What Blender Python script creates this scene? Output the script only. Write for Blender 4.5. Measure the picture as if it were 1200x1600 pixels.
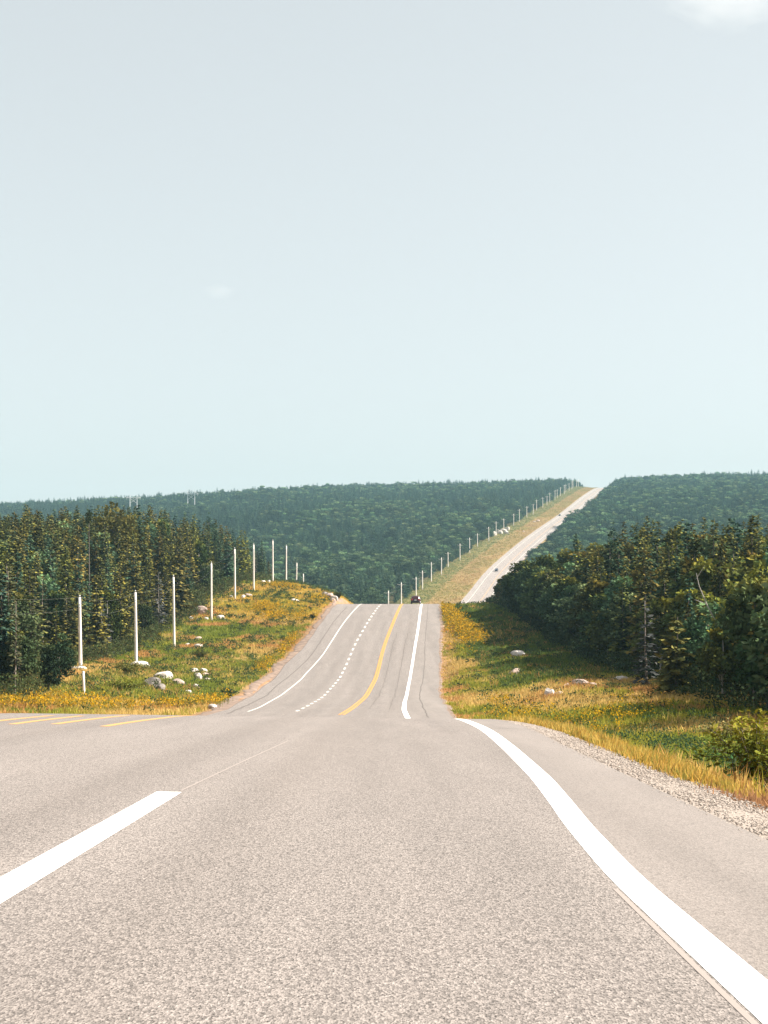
import bpy, math, random
import numpy as np
from mathutils import Vector, Matrix, Quaternion

for _o in list(bpy.data.objects):
    bpy.data.objects.remove(_o)
SC = bpy.context.scene
COL = SC.collection
# ------------------------------------------------------------------ camera, sky, sun, exposure
cam_d = bpy.data.cameras.new('camera'); camera = bpy.data.objects.new('camera', cam_d); COL.objects.link(camera)
camera.location = (0, 0, 1.29); camera.rotation_euler = (math.pi/2, 0, 0)
cam_d.sensor_fit = 'VERTICAL'; cam_d.sensor_height = 36; cam_d.lens = 54; cam_d.shift_y = 130/1600
cam_d.clip_start = .1; cam_d.clip_end = 20000
SC.camera = camera
SUN_EL, SUN_AZ = math.radians(38), math.radians(86)          # azimuth from straight ahead towards the right
world = bpy.data.worlds.new('World'); SC.world = world; world.use_nodes = True
_nt = world.node_tree; _bg = _nt.nodes['Background']
_sky = _nt.nodes.new('ShaderNodeTexSky'); _sky.sky_type = 'NISHITA'; _sky.sun_disc = False
_sky.sun_elevation = SUN_EL; _sky.sun_rotation = SUN_AZ
_sky.altitude = 100; _sky.air_density = 1.0; _sky.dust_density = 2.2; _sky.ozone_density = 1.2
_hs = _nt.nodes.new('ShaderNodeHueSaturation'); _hs.inputs['Saturation'].default_value = .33     # a milky summer sky
_nt.links.new(_sky.outputs[0], _hs.inputs['Color']); _tn = _nt.nodes.new('ShaderNodeMix'); _tn.data_type = 'RGBA'; _tn.blend_type = 'MULTIPLY'; _tn.inputs[0].default_value = 1
_tn.inputs[7].default_value = (1.025, 1.005, .957, 1)
_ve = _nt.nodes.new('ShaderNodeMix'); _ve.data_type = 'RGBA'; _ve.inputs[0].default_value = .55; _ve.inputs[7].default_value = (3.32, 3.66, 3.92, 1)     # thin high veil, even over the whole sky
_nt.links.new(_hs.outputs[0], _ve.inputs[6]); _nt.links.new(_ve.outputs[2], _tn.inputs[6]); _nt.links.new(_tn.outputs[2], _bg.inputs['Color']); _bg.inputs['Strength'].default_value = .08
sun_d = bpy.data.lights.new('sun', 'SUN'); sun = bpy.data.objects.new('sun', sun_d); COL.objects.link(sun)
sun_d.energy = 5.0; sun_d.angle = math.radians(.53); sun_d.color = (1, .93, .82)
_s = Vector((math.sin(SUN_AZ)*math.cos(SUN_EL), math.cos(SUN_AZ)*math.cos(SUN_EL), math.sin(SUN_EL)))
sun.rotation_euler = _s.to_track_quat('Z', 'Y').to_euler()
SC.view_settings.view_transform = 'Standard'; SC.view_settings.look = 'None'
SC.view_settings.exposure = 1.42; SC.view_settings.gamma = 1; SC.view_settings.use_curve_mapping = False
SC.cycles.max_bounces = 6; SC.cycles.diffuse_bounces = 3; SC.cycles.transmission_bounces = 4; SC.cycles.volume_bounces = 1
SC.cycles.transparent_max_bounces = 4

# ------------------------------------------------------------------ the lie of the land
import numpy as np
CAM_H = 1.29
def pchip(xs, ys):
    xs = np.asarray(xs, float); ys = np.asarray(ys, float)
    h = np.diff(xs); d = np.diff(ys) / h
    m = np.zeros_like(ys)
    m[0] = d[0]; m[-1] = d[-1]
    for i in range(1, len(xs) - 1):
        if d[i-1] * d[i] > 0:
            w1 = 2*h[i] + h[i-1]; w2 = h[i] + 2*h[i-1]
            m[i] = (w1 + w2) / (w1/d[i-1] + w2/d[i])
    def f(x):
        x = np.clip(np.asarray(x, float), xs[0], xs[-1])
        i = np.clip(np.searchsorted(xs, x, side='right') - 1, 0, len(xs) - 2)
        t = (x - xs[i]) / h[i]
        t2 = t*t; t3 = t2*t
        return (2*t3-3*t2+1)*ys[i] + (t3-2*t2+t)*h[i]*m[i] + (-2*t3+3*t2)*ys[i+1] + (t3-t2)*h[i]*m[i+1]
    return f
def sstep(a, b, x):
    t = np.clip((np.asarray(x, float) - a) / (b - a), 0, 1)
    return t*t*(3 - 2*t)
def table(*p):
    return pchip([a for a, b in p], [b for a, b in p])

# heights are metres above the road under the camera
ZR = table((-80, 3.7), (0, 0), (12, -.55), (24, -1.10), (32, -1.5), (38, -1.85), (45, -2.31), (50, -2.72), (57, -3.42), (66, -4.42),
           (75, -5.2), (86, -5.85), (100, -6.45), (120, -7.3), (150, -8.3), (178, -8.5), (193, -8.1), (210, -7.1), (228, -5.65), (260, -2.95),
           (282, -1.35), (296, -.62), (305, -.45), (318, -.75), (340, -2.5), (400, -9.5), (500, -23), (560, -24), (620, -18), (700, -7.5),
           (750, -2.6), (850, 6.3), (950, 16), (1200, 46), (1450, 76.3), (1900, 126), (2300, 162), (2400, 168), (2600, 170), (3000, 150), (4200, 90))
LE = table((-80, -11), (0, -11), (38, -11), (75, -10.8), (100, -10.9), (150, -12.6), (193, -12.9), (228, -11.4), (296, -9.3), (330, -8.5),
           (400, -6), (500, 2), (600, 14), (750, 36.6), (950, 63), (1200, 110), (1450, 163), (2300, 321), (3000, 450), (4200, 670))
RE = table((-80, 2.85), (0, 2.85), (20, 2.9), (38, 3.2), (75, 3.7), (100, 4.3), (150, 5.4), (193, 6.9), (228, 8.2), (296, 10.5), (330, 11.3),
           (400, 13), (500, 19), (600, 31), (750, 53.6), (950, 80), (1200, 127), (1450, 180), (2300, 338), (3000, 467), (4200, 687))
def cs(Y): return 0.013 * (1 - sstep(85, 150, Y))          # crossfall of the pavement
def road_z(X, Y): return ZR(Y) - cs(Y) * np.asarray(X, float)

# land either side, at set distances from the pavement edge
def cam(*p): return table(*[(a, b + CAM_H) for a, b in p])
_L18 = cam((-80, 3), (0, -.8), (40, -3.4), (70, -6.8), (100, -7.7), (130, -8.0), (165, -8.0), (190, -8.6), (225, -7.6), (262, -4.5), (295, -.9), (325, .9),
           (355, 2.9), (395, 3.1), (435, .5), (480, -4), (560, -14), (640, -14), (700, -7), (800, 2))
_L60 = cam((-80, 4), (0, 0), (70, -5), (100, -5.5), (165, -4), (225, -2.5), (300, 3), (360, 7), (400, 8), (450, 6), (520, -2), (600, -9), (700, -4), (800, 2))
_L200 = cam((-80, 6), (0, 3), (200, 3), (300, 8), (400, 9), (500, 4), (600, -4), (700, 0), (800, 3))
_R3 = cam((-80, 2), (0, -1.9), (20, -3.0), (35, -3.95), (60, -5.9), (100, -7.9), (150, -9.4), (200, -8.7), (260, -4.4), (300, -2.1), (330, -2.9), (360, -5.2),
          (400, -9.5), (500, -24), (600, -22), (700, -9), (800, 1))
_R12 = cam((-80, 1), (0, -2.3), (20, -3.3), (35, -4.2), (60, -5.6), (80, -6.3), (110, -7.2), (160, -8.2), (200, -7.6), (230, -6.4), (270, -3.6), (300, -1.9), (330, -2.5),
           (360, -5), (400, -10), (500, -24), (600, -21), (700, -8), (800, 1))
_R60 = cam((-80, 2), (0, -1), (100, -4.5), (150, -4.5), (200, -3), (300, 2), (360, 1), (400, -2), (500, -10), (600, -12), (700, -5), (800, 3))
_R200 = cam((-80, 3), (0, 2), (200, 2), (300, 4), (400, 0), (500, -6), (600, -8), (700, 0), (800, 6))
def _noise_grid(seed, n=64):
    return np.random.default_rng(seed).random((n, n))
_NG = [_noise_grid(s) for s in range(12)]
def vnoise(x, y, k=0):
    g = _NG[k]; n = g.shape[0]
    x = np.asarray(x, float); y = np.asarray(y, float)
    xi = np.floor(x).astype(int); yi = np.floor(y).astype(int)
    fx = x - xi; fy = y - yi
    fx = fx*fx*(3-2*fx); fy = fy*fy*(3-2*fy)
    a = g[xi % n, yi % n]; b = g[(xi+1) % n, yi % n]; c = g[xi % n, (yi+1) % n]; d = g[(xi+1) % n, (yi+1) % n]
    return (a*(1-fx)+b*fx)*(1-fy) + (c*(1-fx)+d*fx)*fy
def fbm(x, y, k=0, o=3):
    s = 0; w = 0; a = 1.0
    for i in range(o):
        s = s + a*vnoise(x*2**i + 7.3*i, y*2**i + 3.1*i, (k+i) % 12); w += a; a *= .5
    return s/w
def edge_l(Y): return LE(Y) + .35*(vnoise(np.asarray(Y)*.16, 3.3, 3)-.5)*sstep(70, 110, Y)
def edge_r(Y): return RE(Y) + .3*(vnoise(np.asarray(Y)*.2, 9.1, 4)-.5)*sstep(20, 60, Y)
def _far(X, Y):
    c = .5*(LE(Y)+RE(Y))
    d = X - c
    return ZR(Y) + .034*np.clip(d, -1200, 1200) + .02*np.minimum(d+450, 0) + 3.5*sstep(10, 45, np.abs(d))*sstep(1700, 2300, Y)
def land_z(X, Y):
    X, Y = np.broadcast_arrays(np.asarray(X, float), np.asarray(Y, float))
    eL = edge_l(Y); eR = edge_r(Y)
    zl = road_z(eL, Y); zr = road_z(eR, Y)
    ol = eL - X; orr = X - eR
    far = sstep(600, 760, Y)
    # one side
    def mix(a, b, t): return a + (b-a)*t
    z18 = _L18(Y); z60 = _L60(Y); z200 = _L200(Y)
    tl = mix(zl - .06, z18, np.clip(ol/18, 0, 1)**(.8 - .56*sstep(285, 320, Y)*(1-sstep(400, 450, Y))))
    tl = tl - .25*np.clip(ol-.8, 0, 3)/3*(1-sstep(4, 14, ol))
    tl = np.where(ol > 18, mix(z18, z60, sstep(18, 60, ol)), tl)
    tl = np.where(ol > 60, mix(z60, z200, sstep(60, 200, ol)), tl)
    r3 = _R3(Y); r12 = _R12(Y); r60 = _R60(Y); r200 = _R200(Y)
    tr = np.where(orr < 1, mix(zr - .06, zr - .14, np.clip(orr, 0, 1)), mix(zr - .14, r3, sstep(.8, 3.4, orr)))
    tr = np.where(orr > 3.4, mix(r3, r12, sstep(3.4, 12, orr)), tr)
    tr = np.where(orr > 12, mix(r12, r60, sstep(12, 60, orr)), tr)
    tr = np.where(orr > 60, mix(r60, r200, sstep(60, 200, orr)), tr)
    out = np.where(ol > 0, tl, tr)
    d = np.maximum(ol, orr)
    fz = _far(X, Y)
    fz = mix(ZR(Y) - .1, fz, sstep(0, 14, d))
    out = mix(out, fz, far)
    amp = sstep(1.5, 6, d)
    out = out + amp*(.5*(fbm(X*.14, Y*.14, 1)-.5) + 1.6*(fbm(X*.035, Y*.035, 5)-.5)*sstep(15, 50, d))
    out = out + sstep(60, 260, d)*sstep(600, 900, Y)*16*(fbm(X*.0042+3, Y*.0042, 7)-.5)
    inside = (ol < 0) & (orr < 0)
    return np.where(inside, road_z(X, Y) - .4, out)

# ------------------------------------------------------------------ helpers
R = np.random.default_rng(11)
def tag(o, label=None, cat=None, group=None, kind=None):
    if label: o['label'] = label
    if cat: o['category'] = cat
    if group: o['group'] = group
    if kind: o['kind'] = kind
    return o
def empty(name, loc=(0, 0, 0), rz=0):
    o = bpy.data.objects.new(name, None); COL.objects.link(o); o.location = loc; o.rotation_euler = (0, 0, rz)
    o.empty_display_size = .3
    return o
def link(name, me, parent=None, loc=None):
    o = bpy.data.objects.new(name, me); COL.objects.link(o)
    if parent: o.parent = parent
    if loc is not None: o.location = loc
    return o
def copy_tree(o, parent=None):
    c = o.copy(); COL.objects.link(c)
    if parent: c.parent = parent
    for ch in list(o.children): copy_tree(ch, c)
    return c
def mesh(name, V, F, mat, tint=None, smooth=False, uv=None, midx=None):
    """V (n,3), F list of arrays of equal-length faces (or one array); tint per vertex (n,3)"""
    V = np.asarray(V, np.float32).reshape(-1, 3)
    if not isinstance(F, list): F = [F]
    F = [np.asarray(f, np.int32) for f in F if len(f)]
    me = bpy.data.meshes.new(name)
    loops = np.concatenate([f.ravel() for f in F])
    tot = np.concatenate([np.full(len(f), f.shape[1], np.int32) for f in F])
    start = np.concatenate([[0], np.cumsum(tot)[:-1]]).astype(np.int32)
    me.vertices.add(len(V)); me.vertices.foreach_set('co', V.ravel())
    me.loops.add(len(loops)); me.loops.foreach_set('vertex_index', loops)
    me.polygons.add(len(tot)); me.polygons.foreach_set('loop_start', start)
    if midx is not None: me.polygons.foreach_set('material_index', np.asarray(midx, np.int32))
    for m in (mat if isinstance(mat, (list, tuple)) else [mat]): me.materials.append(m)
    if tint is not None:
        a = me.color_attributes.new('tint', 'FLOAT_COLOR', 'POINT')
        a.data.foreach_set('color', np.concatenate([np.asarray(tint, np.float32), np.ones((len(V), 1), np.float32)], 1).ravel())
    if uv is not None:
        u = me.uv_layers.new(name='UVMap'); u.data.foreach_set('uv', np.asarray(uv, np.float32)[loops].ravel())
    me.update(calc_edges=True)
    me.polygons.foreach_set('use_smooth', np.full(len(tot), smooth)); 
    return me
class MB:
    """collects shapes into one mesh"""
    def __init__(s): s.v = []; s.q = []; s.t = []; s.n = 0; s.c = []; s.poly = []
    def add(s, V, Q=None, T=None, tint=None):
        V = np.asarray(V, float).reshape(-1, 3)
        if Q is not None and len(Q): s.q.append(np.asarray(Q, int) + s.n)
        if T is not None and len(T): s.t.append(np.asarray(T, int) + s.n)
        s.v.append(V); s.n += len(V)
        s.c.append(np.broadcast_to(np.asarray(tint if tint is not None else (1, 1, 1), float), V.shape))
        return s
    def build(s, name, mat, parent=None, smooth=False, loc=None, tint=False):
        return link(name, s.mesh(name, mat, smooth, tint), parent, loc)
    def mesh(s, name, mat, smooth=False, tint=False):
        F = []
        if s.q: F.append(np.concatenate(s.q))
        if s.t: F.append(np.concatenate(s.t))
        return mesh(name, np.concatenate(s.v), F, mat, np.concatenate(s.c) if tint else None, smooth)
    def tube(s, P, rad, n=6, cap=True):
        P = np.asarray(P, float); rad = np.broadcast_to(np.asarray(rad, float), (len(P),))
        T = np.gradient(P, axis=0); T /= np.linalg.norm(T, axis=1, keepdims=True) + 1e-9
        ref = np.array([1., 0, 0]) if abs(T[0][0]) < .8 else np.array([0, 1., 0])
        A = np.cross(T, ref); A /= np.linalg.norm(A, axis=1, keepdims=True); B = np.cross(T, A)
        th = np.arange(n)*2*math.pi/n
        V = (P[:, None] + rad[:, None, None]*(np.cos(th)[None, :, None]*A[:, None] + np.sin(th)[None, :, None]*B[:, None])).reshape(-1, 3)
        Q = [(i*n+j, i*n+(j+1) % n, (i+1)*n+(j+1) % n, (i+1)*n+j) for i in range(len(P)-1) for j in range(n)]
        k = len(V); T3 = []
        if cap:
            V = np.vstack([V, P[0], P[-1]])
            T3 = [(k, (j+1) % n, j) for j in range(n)] + [(k+1, (len(P)-1)*n+j, (len(P)-1)*n+(j+1) % n) for j in range(n)]
        return s.add(V, Q, T3)
    def box(s, c, size, rz=0, taper=1):
        x, y, z = np.array(size)/2
        V = np.array([(-x, -y, -z), (x, -y, -z), (x, y, -z), (-x, y, -z), (-x*taper, -y*taper, z), (x*taper, -y*taper, z), (x*taper, y*taper, z), (-x*taper, y*taper, z)])
        ca, sa = math.cos(rz), math.sin(rz)
        V = np.stack([V[:, 0]*ca - V[:, 1]*sa, V[:, 0]*sa + V[:, 1]*ca, V[:, 2]], 1) + np.array(c)
        return s.add(V, [(0, 3, 2, 1), (4, 5, 6, 7), (0, 1, 5, 4), (1, 2, 6, 5), (2, 3, 7, 6), (3, 0, 4, 7)])
def unit(a): return a/(np.linalg.norm(a, axis=-1, keepdims=True) + 1e-9)
def kites(base, d, side, L, W, fold=.15):
    """leaf-like kites: base point, direction, side vector, length, width -> verts (4n), quads"""
    n = len(base); d = unit(d); side = unit(side - (side*d).sum(1, keepdims=True)*d)
    nor = np.cross(d, side); L = np.broadcast_to(L, (n,))[:, None]; W = np.broadcast_to(W, (n,))[:, None]
    mid = base + d*L*.5 - nor*W*fold
    V = np.stack([base, mid + side*W*.5, base + d*L, mid - side*W*.5], 1).reshape(-1, 3)
    return V, np.arange(4*n).reshape(-1, 4)

# ------------------------------------------------------------------ materials
def nodes(name):
    m = bpy.data.materials.new(name); m.use_nodes = True
    nt = m.node_tree
    for x in list(nt.nodes): nt.nodes.remove(x)
    return m, nt, nt.nodes, nt.links
def N(nt, t, **k):
    n = nt.nodes.new(t)
    for a, b in k.items():
        if a.startswith('in_'): n.inputs[a[3:].replace('_', ' ')].default_value = b
        else: setattr(n, a, b)
    return n
def mixrgb(nt, fac, a, b, mode='MIX'):
    n = nt.nodes.new('ShaderNodeMix'); n.data_type = 'RGBA'; n.blend_type = mode
    for s, v in ((0, fac), (6, a), (7, b)):
        if hasattr(v, 'is_output'): nt.links.new(v, n.inputs[s])
        elif v is not None: n.inputs[s].default_value = v if s == 0 else (*v, 1) if len(v) == 3 else v
    return n.outputs[2]
def ramp(nt, fac, stops):
    n = nt.nodes.new('ShaderNodeValToRGB'); e = n.color_ramp.elements
    while len(e) < len(stops): e.new(.5)
    for i, (p, c) in enumerate(stops):
        e[i].position = p; e[i].color = (*c, 1) if hasattr(c, '__len__') else (c, c, c, 1)
    nt.links.new(fac, n.inputs[0]); return n.outputs[0]
def noise(nt, vec, scale, detail=3, rough=.55):
    n = nt.nodes.new('ShaderNodeTexNoise'); n.inputs['Scale'].default_value = scale
    n.inputs['Detail'].default_value = detail; n.inputs['Roughness'].default_value = rough
    if vec is not None: nt.links.new(vec, n.inputs['Vector'])
    return n.outputs[0]
def mapping(nt, vec, scale):
    n = nt.nodes.new('ShaderNodeMapping'); n.inputs['Scale'].default_value = scale; nt.links.new(vec, n.inputs['Vector']); return n.outputs[0]
def out(nt, sh):
    o = nt.nodes.new('ShaderNodeOutputMaterial'); nt.links.new(sh, o.inputs['Surface'])
def plain(name, col, rough=.8, var=.0, scale=4, metal=0, bump=0, spec=.3, coord='Object'):
    m, nt, ns, ls = nodes(name)
    b = N(nt, 'ShaderNodeBsdfPrincipled'); b.inputs['Roughness'].default_value = rough; b.inputs['Metallic'].default_value = metal
    b.inputs['Specular IOR Level'].default_value = spec
    tc = N(nt, 'ShaderNodeTexCoord').outputs[coord]
    f = noise(nt, tc, scale, 4)
    c = ramp(nt, f, [(.25, tuple(x*(1-var) for x in col)), (.75, tuple(min(1, x*(1+var)) for x in col))])
    ls.new(c, b.inputs['Base Color'])
    if bump:
        bn = N(nt, 'ShaderNodeBump'); bn.inputs['Strength'].default_value = bump; ls.new(f, bn.inputs['Height']); ls.new(bn.outputs[0], b.inputs['Normal'])
    out(nt, b.outputs[0]); return m
def leafy(name, hue=.02, val=.25, trans=.3, gain=1.0):
    """foliage: colour from the tint attribute, varied from plant to plant and leaf to leaf"""
    m, nt, ns, ls = nodes(name)
    at = N(nt, 'ShaderNodeAttribute', attribute_name='tint')
    oi = N(nt, 'ShaderNodeObjectInfo')
    hs = N(nt, 'ShaderNodeHueSaturation')
    mh = N(nt, 'ShaderNodeMapRange'); mh.inputs['To Min'].default_value = .5-hue; mh.inputs['To Max'].default_value = .5+hue
    ls.new(oi.outputs['Random'], mh.inputs['Value']); ls.new(mh.outputs[0], hs.inputs['Hue'])
    mul = N(nt, 'ShaderNodeMath', operation='MULTIPLY'); mul.inputs[1].default_value = 7.13; ls.new(oi.outputs['Random'], mul.inputs[0])
    fr = N(nt, 'ShaderNodeMath', operation='FRACT'); ls.new(mul.outputs[0], fr.inputs[0])
    mv = N(nt, 'ShaderNodeMapRange'); mv.inputs['To Min'].default_value = gain*(1-val); mv.inputs['To Max'].default_value = gain*(1+val)
    ls.new(fr.outputs[0], mv.inputs['Value']); ls.new(mv.outputs[0], hs.inputs['Value']); ls.new(at.outputs['Color'], hs.inputs['Color'])
    d = N(nt, 'ShaderNodeBsdfDiffuse'); t = N(nt, 'ShaderNodeBsdfTranslucent'); mx = N(nt, 'ShaderNodeMixShader'); mx.inputs[0].default_value = trans
    ls.new(hs.outputs[0], d.inputs[0]); ls.new(hs.outputs[0], t.inputs[0]); ls.new(d.outputs[0], mx.inputs[1]); ls.new(t.outputs[0], mx.inputs[2])
    out(nt, mx.outputs[0]); return m

def asphalt(name, base, grain=1.0, shoulder=False):
    m, nt, ns, ls = nodes(name)
    b = N(nt, 'ShaderNodeBsdfPrincipled'); b.inputs['Roughness'].default_value = .9; b.inputs['Specular IOR Level'].default_value = .25
    uv = N(nt, 'ShaderNodeUVMap', uv_map='UVMap').outputs[0]
    # stones in the surface
    v = N(nt, 'ShaderNodeTexVoronoi'); v.inputs['Scale'].default_value = 88; ls.new(mapping(nt, uv, (1, .42, 1)), v.inputs['Vector'])
    f1 = noise(nt, mapping(nt, uv, (1, .4, 1)), 125, 2, .6)
    f2 = noise(nt, mapping(nt, uv, (1, .35, 1)), 42, 3, .6)
    f3 = noise(nt, mapping(nt, uv, (1, .12, 1)), 1.3, 4)
    f4 = noise(nt, mapping(nt, uv, (1, .02, 1)), .55, 3)
    sep = N(nt, 'ShaderNodeSeparateColor'); ls.new(v.outputs['Color'], sep.inputs[0])
    st = ramp(nt, sep.outputs[0], [(0, 1-.38*grain), (.5, 1.0), (1, 1+.30*grain)])
    g1 = ramp(nt, f1, [(.30, 1-.75*grain), (.46, 1.0), (.75, 1+.25*grain)])
    g2 = ramp(nt, f2, [(.28, 1-.22*grain), (.5, 1.0), (.75, 1+.10*grain)])
    g3 = ramp(nt, f3, [(.3, .90), (.7, 1.07)])
    g4 = ramp(nt, f4, [(.3, .88), (.7, 1.06)])
    c = mixrgb(nt, 1, base, st, 'MULTIPLY')
    for g in (g1, g2, g3, g4): c = mixrgb(nt, 1, c, g, 'MULTIPLY')
    # wheel tracks polished darker along each lane (attribute: 1 in a track)
    at = N(nt, 'ShaderNodeAttribute', attribute_name='wear'); 
    w = N(nt, 'ShaderNodeMath', operation='MULTIPLY'); ls.new(at.outputs['Fac'], w.inputs[0]); ls.new(ramp(nt, f3, [(.25, .3), (.7, 1.0)]), w.inputs[1])
    c = mixrgb(nt, w.outputs[0], c, mixrgb(nt, 1, c, (.86, .85, .84), 'MULTIPLY'))
    pl = N(nt, 'ShaderNodeAttribute', attribute_name='pale')               # the distant stretch is paler
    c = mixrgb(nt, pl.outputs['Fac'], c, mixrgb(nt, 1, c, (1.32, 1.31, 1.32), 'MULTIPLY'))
    ls.new(c, b.inputs['Base Color'])
    ht = N(nt, 'ShaderNodeMath', operation='ADD'); ls.new(f1, ht.inputs[0]); ls.new(v.outputs['Distance'], ht.inputs[1])
    bn = N(nt, 'ShaderNodeBump'); bn.inputs['Strength'].default_value = .35*grain; bn.inputs['Distance'].default_value = .006
    ls.new(ht.outputs[0], bn.inputs['Height']); ls.new(bn.outputs[0], b.inputs['Normal'])
    out(nt, b.outputs[0]); return m
def paint(name, col, wear=.5):
    m, nt, ns, ls = nodes(name)
    b = N(nt, 'ShaderNodeBsdfPrincipled'); b.inputs['Roughness'].default_value = .7; b.inputs['Specular IOR Level'].default_value = .3
    tc = N(nt, 'ShaderNodeTexCoord').outputs['Object']
    f = noise(nt, tc, 40, 3, .7); g = noise(nt, tc, 2.2, 4)
    a = N(nt, 'ShaderNodeMath', operation='ADD'); ls.new(f, a.inputs[0]); ls.new(g, a.inputs[1])
    k = ramp(nt, a.outputs[0], [(.55, 1), (.72, 0)])
    kk = N(nt, 'ShaderNodeMath', operation='MULTIPLY'); kk.inputs[1].default_value = wear; ls.new(k, kk.inputs[0])
    ls.new(mixrgb(nt, kk.outputs[0], col, (.27, .24, .21)), b.inputs['Base Color'])
    out(nt, b.outputs[0]); return m

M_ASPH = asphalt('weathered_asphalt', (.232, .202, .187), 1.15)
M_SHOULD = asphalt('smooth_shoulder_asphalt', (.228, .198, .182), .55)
M_WHITE = paint('white_road_paint', (.82, .81, .79), .25)
M_WHITE_OLD = paint('worn_white_road_paint', (.62, .59, .55), .6)
M_YELLOW = paint('yellow_road_paint', (.60, .265, .062), .45)
M_YELLOW_OLD = paint('worn_yellow_road_paint', (.55, .29, .10), .6)
M_CRACK = plain('crack_filler', (.115, .098, .088), .9, .3, 8)
M_GHOST = paint('faded_old_paint', (.30, .255, .232), .7)
M_GRAVEL = plain('gravel_bed', (.29, .243, .21), .95, .45, 28, bump=.6)
M_DIRT = plain('reddish_dirt', (.205, .145, .112), .95, .55, 1.1, bump=.4)
M_ROCK = plain('pale_granite', (.52, .455, .41), .9, .4, 2.5, bump=.5)
M_ROCKP = plain('pinkish_granite', (.38, .285, .24), .9, .35, 2.0, bump=.5)
M_ROCKG = plain('grey_lichened_rock', (.21, .185, .165), .9, .45, 2.2, bump=.5)
M_STONE = plain('crushed_stone', (.315, .265, .23), .9, .35, 9)
M_POLE = plain('weathered_pole_wood', (.74, .67, .61), .85, .14, 3)
M_PORC = plain('insulator_porcelain', (.5, .5, .48), .3, .1, 3)
M_STEEL = plain('galvanised_steel', (.55, .56, .56), .5, .1, 3, metal=.4)
M_WIRE = plain('wire_aluminium', (.30, .30, .29), .5, .1, 3)
M_BARK = plain('grey_bark', (.11, .09, .078), .9, .35, 6)
M_BARKP = plain('pale_bare_bark', (.24, .20, .175), .9, .3, 5)
M_BIRCH = plain('white_birch_bark', (.34, .31, .28), .8, .3, 7)
M_FOL = leafy('spruce_needles', .03, .36, .08)
M_LEAF = leafy('broad_leaves', .035, .5, .12)
M_DEAD = leafy('dead_twigs', .01, .15, 0)
M_GRASS = leafy('grass_blades', .0, .0, .35, 1.25)
M_FLOW = leafy('goldenrod_blooms', .0, .0, .3)

def ground_mat():
    m, nt, ns, ls = nodes('verge_and_forest_soil')
    b = N(nt, 'ShaderNodeBsdfDiffuse')
    at = N(nt, 'ShaderNodeAttribute', attribute_name='tint').outputs['Color']
    tc = N(nt, 'ShaderNodeTexCoord').outputs['Object']
    f = noise(nt, tc, .9, 5, .65); g = noise(nt, tc, 6, 3, .6)
    c = mixrgb(nt, 1, at, ramp(nt, f, [(.3, .62), (.7, 1.35)]), 'MULTIPLY')
    c = mixrgb(nt, 1, c, ramp(nt, g, [(.3, .75), (.7, 1.2)]), 'MULTIPLY')
    ls.new(c, b.inputs[0]); out(nt, b.outputs[0]); return m
M_GROUND = ground_mat()

# ------------------------------------------------------------------ ground and road
def rows():
    ys = [-80, -50, -30, -15, -6]; y = 0.0
    while y < 3100:
        ys.append(y); y += .6 if y < 70 else 1.5 if y < 380 else 4 if y < 700 else 9 if y < 2500 else 60
    return np.array(ys + [3100.])
YS = rows()
COLS = np.array([0, .5, 1, 1.8, 2.6, 3.5, 5, 7, 9, 11.5, 14, 17, 20, 24, 28, 33, 39, 46, 55, 65, 78, 92, 110, 130, 155, 185, 220, 265, 320, 390, 470, 560, 680, 820, 1000, 1250, 1600, 2100, 2700])
def grid_faces(nr, nc):
    i = np.arange(nr-1)[:, None]*nc + np.arange(nc-1)[None]
    return np.stack([i, i+1, i+1+nc, i+nc], -1).reshape(-1, 4)
EL = edge_l(YS); ER = edge_r(YS)
XL = EL[:, None] - COLS[::-1][None]; XR = ER[:, None] + COLS[None]
XI = EL[:, None] + (ER-EL)[:, None]*np.array([.02, .25, .5, .75, .98])[None]
GX = np.concatenate([XL, XI, XR], 1); GY = np.repeat(YS[:, None], GX.shape[1], 1)
GZ = land_z(GX, GY)
GZ[:, len(COLS)-1] = road_z(EL, YS) - .06; GZ[:, len(COLS)+5] = road_z(ER, YS) - .06
def ground_tint(X, Y):
    """soil and turf colours of the open verge, darker litter under the woods"""
    o = np.maximum(edge_l(Y)-X, X-edge_r(Y)); left = X < LE(Y)
    n = fbm(X*.11, Y*.06, 2); n2 = fbm(X*.3+9, Y*.16, 6)
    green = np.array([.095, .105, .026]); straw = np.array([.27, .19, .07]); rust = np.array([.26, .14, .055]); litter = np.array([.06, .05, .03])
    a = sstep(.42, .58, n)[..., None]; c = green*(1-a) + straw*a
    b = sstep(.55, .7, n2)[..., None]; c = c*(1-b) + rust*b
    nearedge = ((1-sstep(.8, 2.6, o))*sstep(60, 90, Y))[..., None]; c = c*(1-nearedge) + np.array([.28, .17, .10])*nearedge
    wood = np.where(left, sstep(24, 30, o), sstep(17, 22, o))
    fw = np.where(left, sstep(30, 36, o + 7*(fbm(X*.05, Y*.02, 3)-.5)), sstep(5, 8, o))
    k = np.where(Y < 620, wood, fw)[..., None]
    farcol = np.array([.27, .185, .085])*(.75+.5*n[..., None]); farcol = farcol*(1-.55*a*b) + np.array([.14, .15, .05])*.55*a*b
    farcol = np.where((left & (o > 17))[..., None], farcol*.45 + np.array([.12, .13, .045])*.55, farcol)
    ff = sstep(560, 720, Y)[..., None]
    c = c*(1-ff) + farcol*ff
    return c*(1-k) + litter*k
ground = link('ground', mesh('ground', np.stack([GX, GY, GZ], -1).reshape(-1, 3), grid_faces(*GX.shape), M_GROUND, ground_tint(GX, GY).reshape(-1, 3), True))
tag(ground, 'rolling ground of verges and wooded hills either side of the highway', kind='structure')

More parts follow.
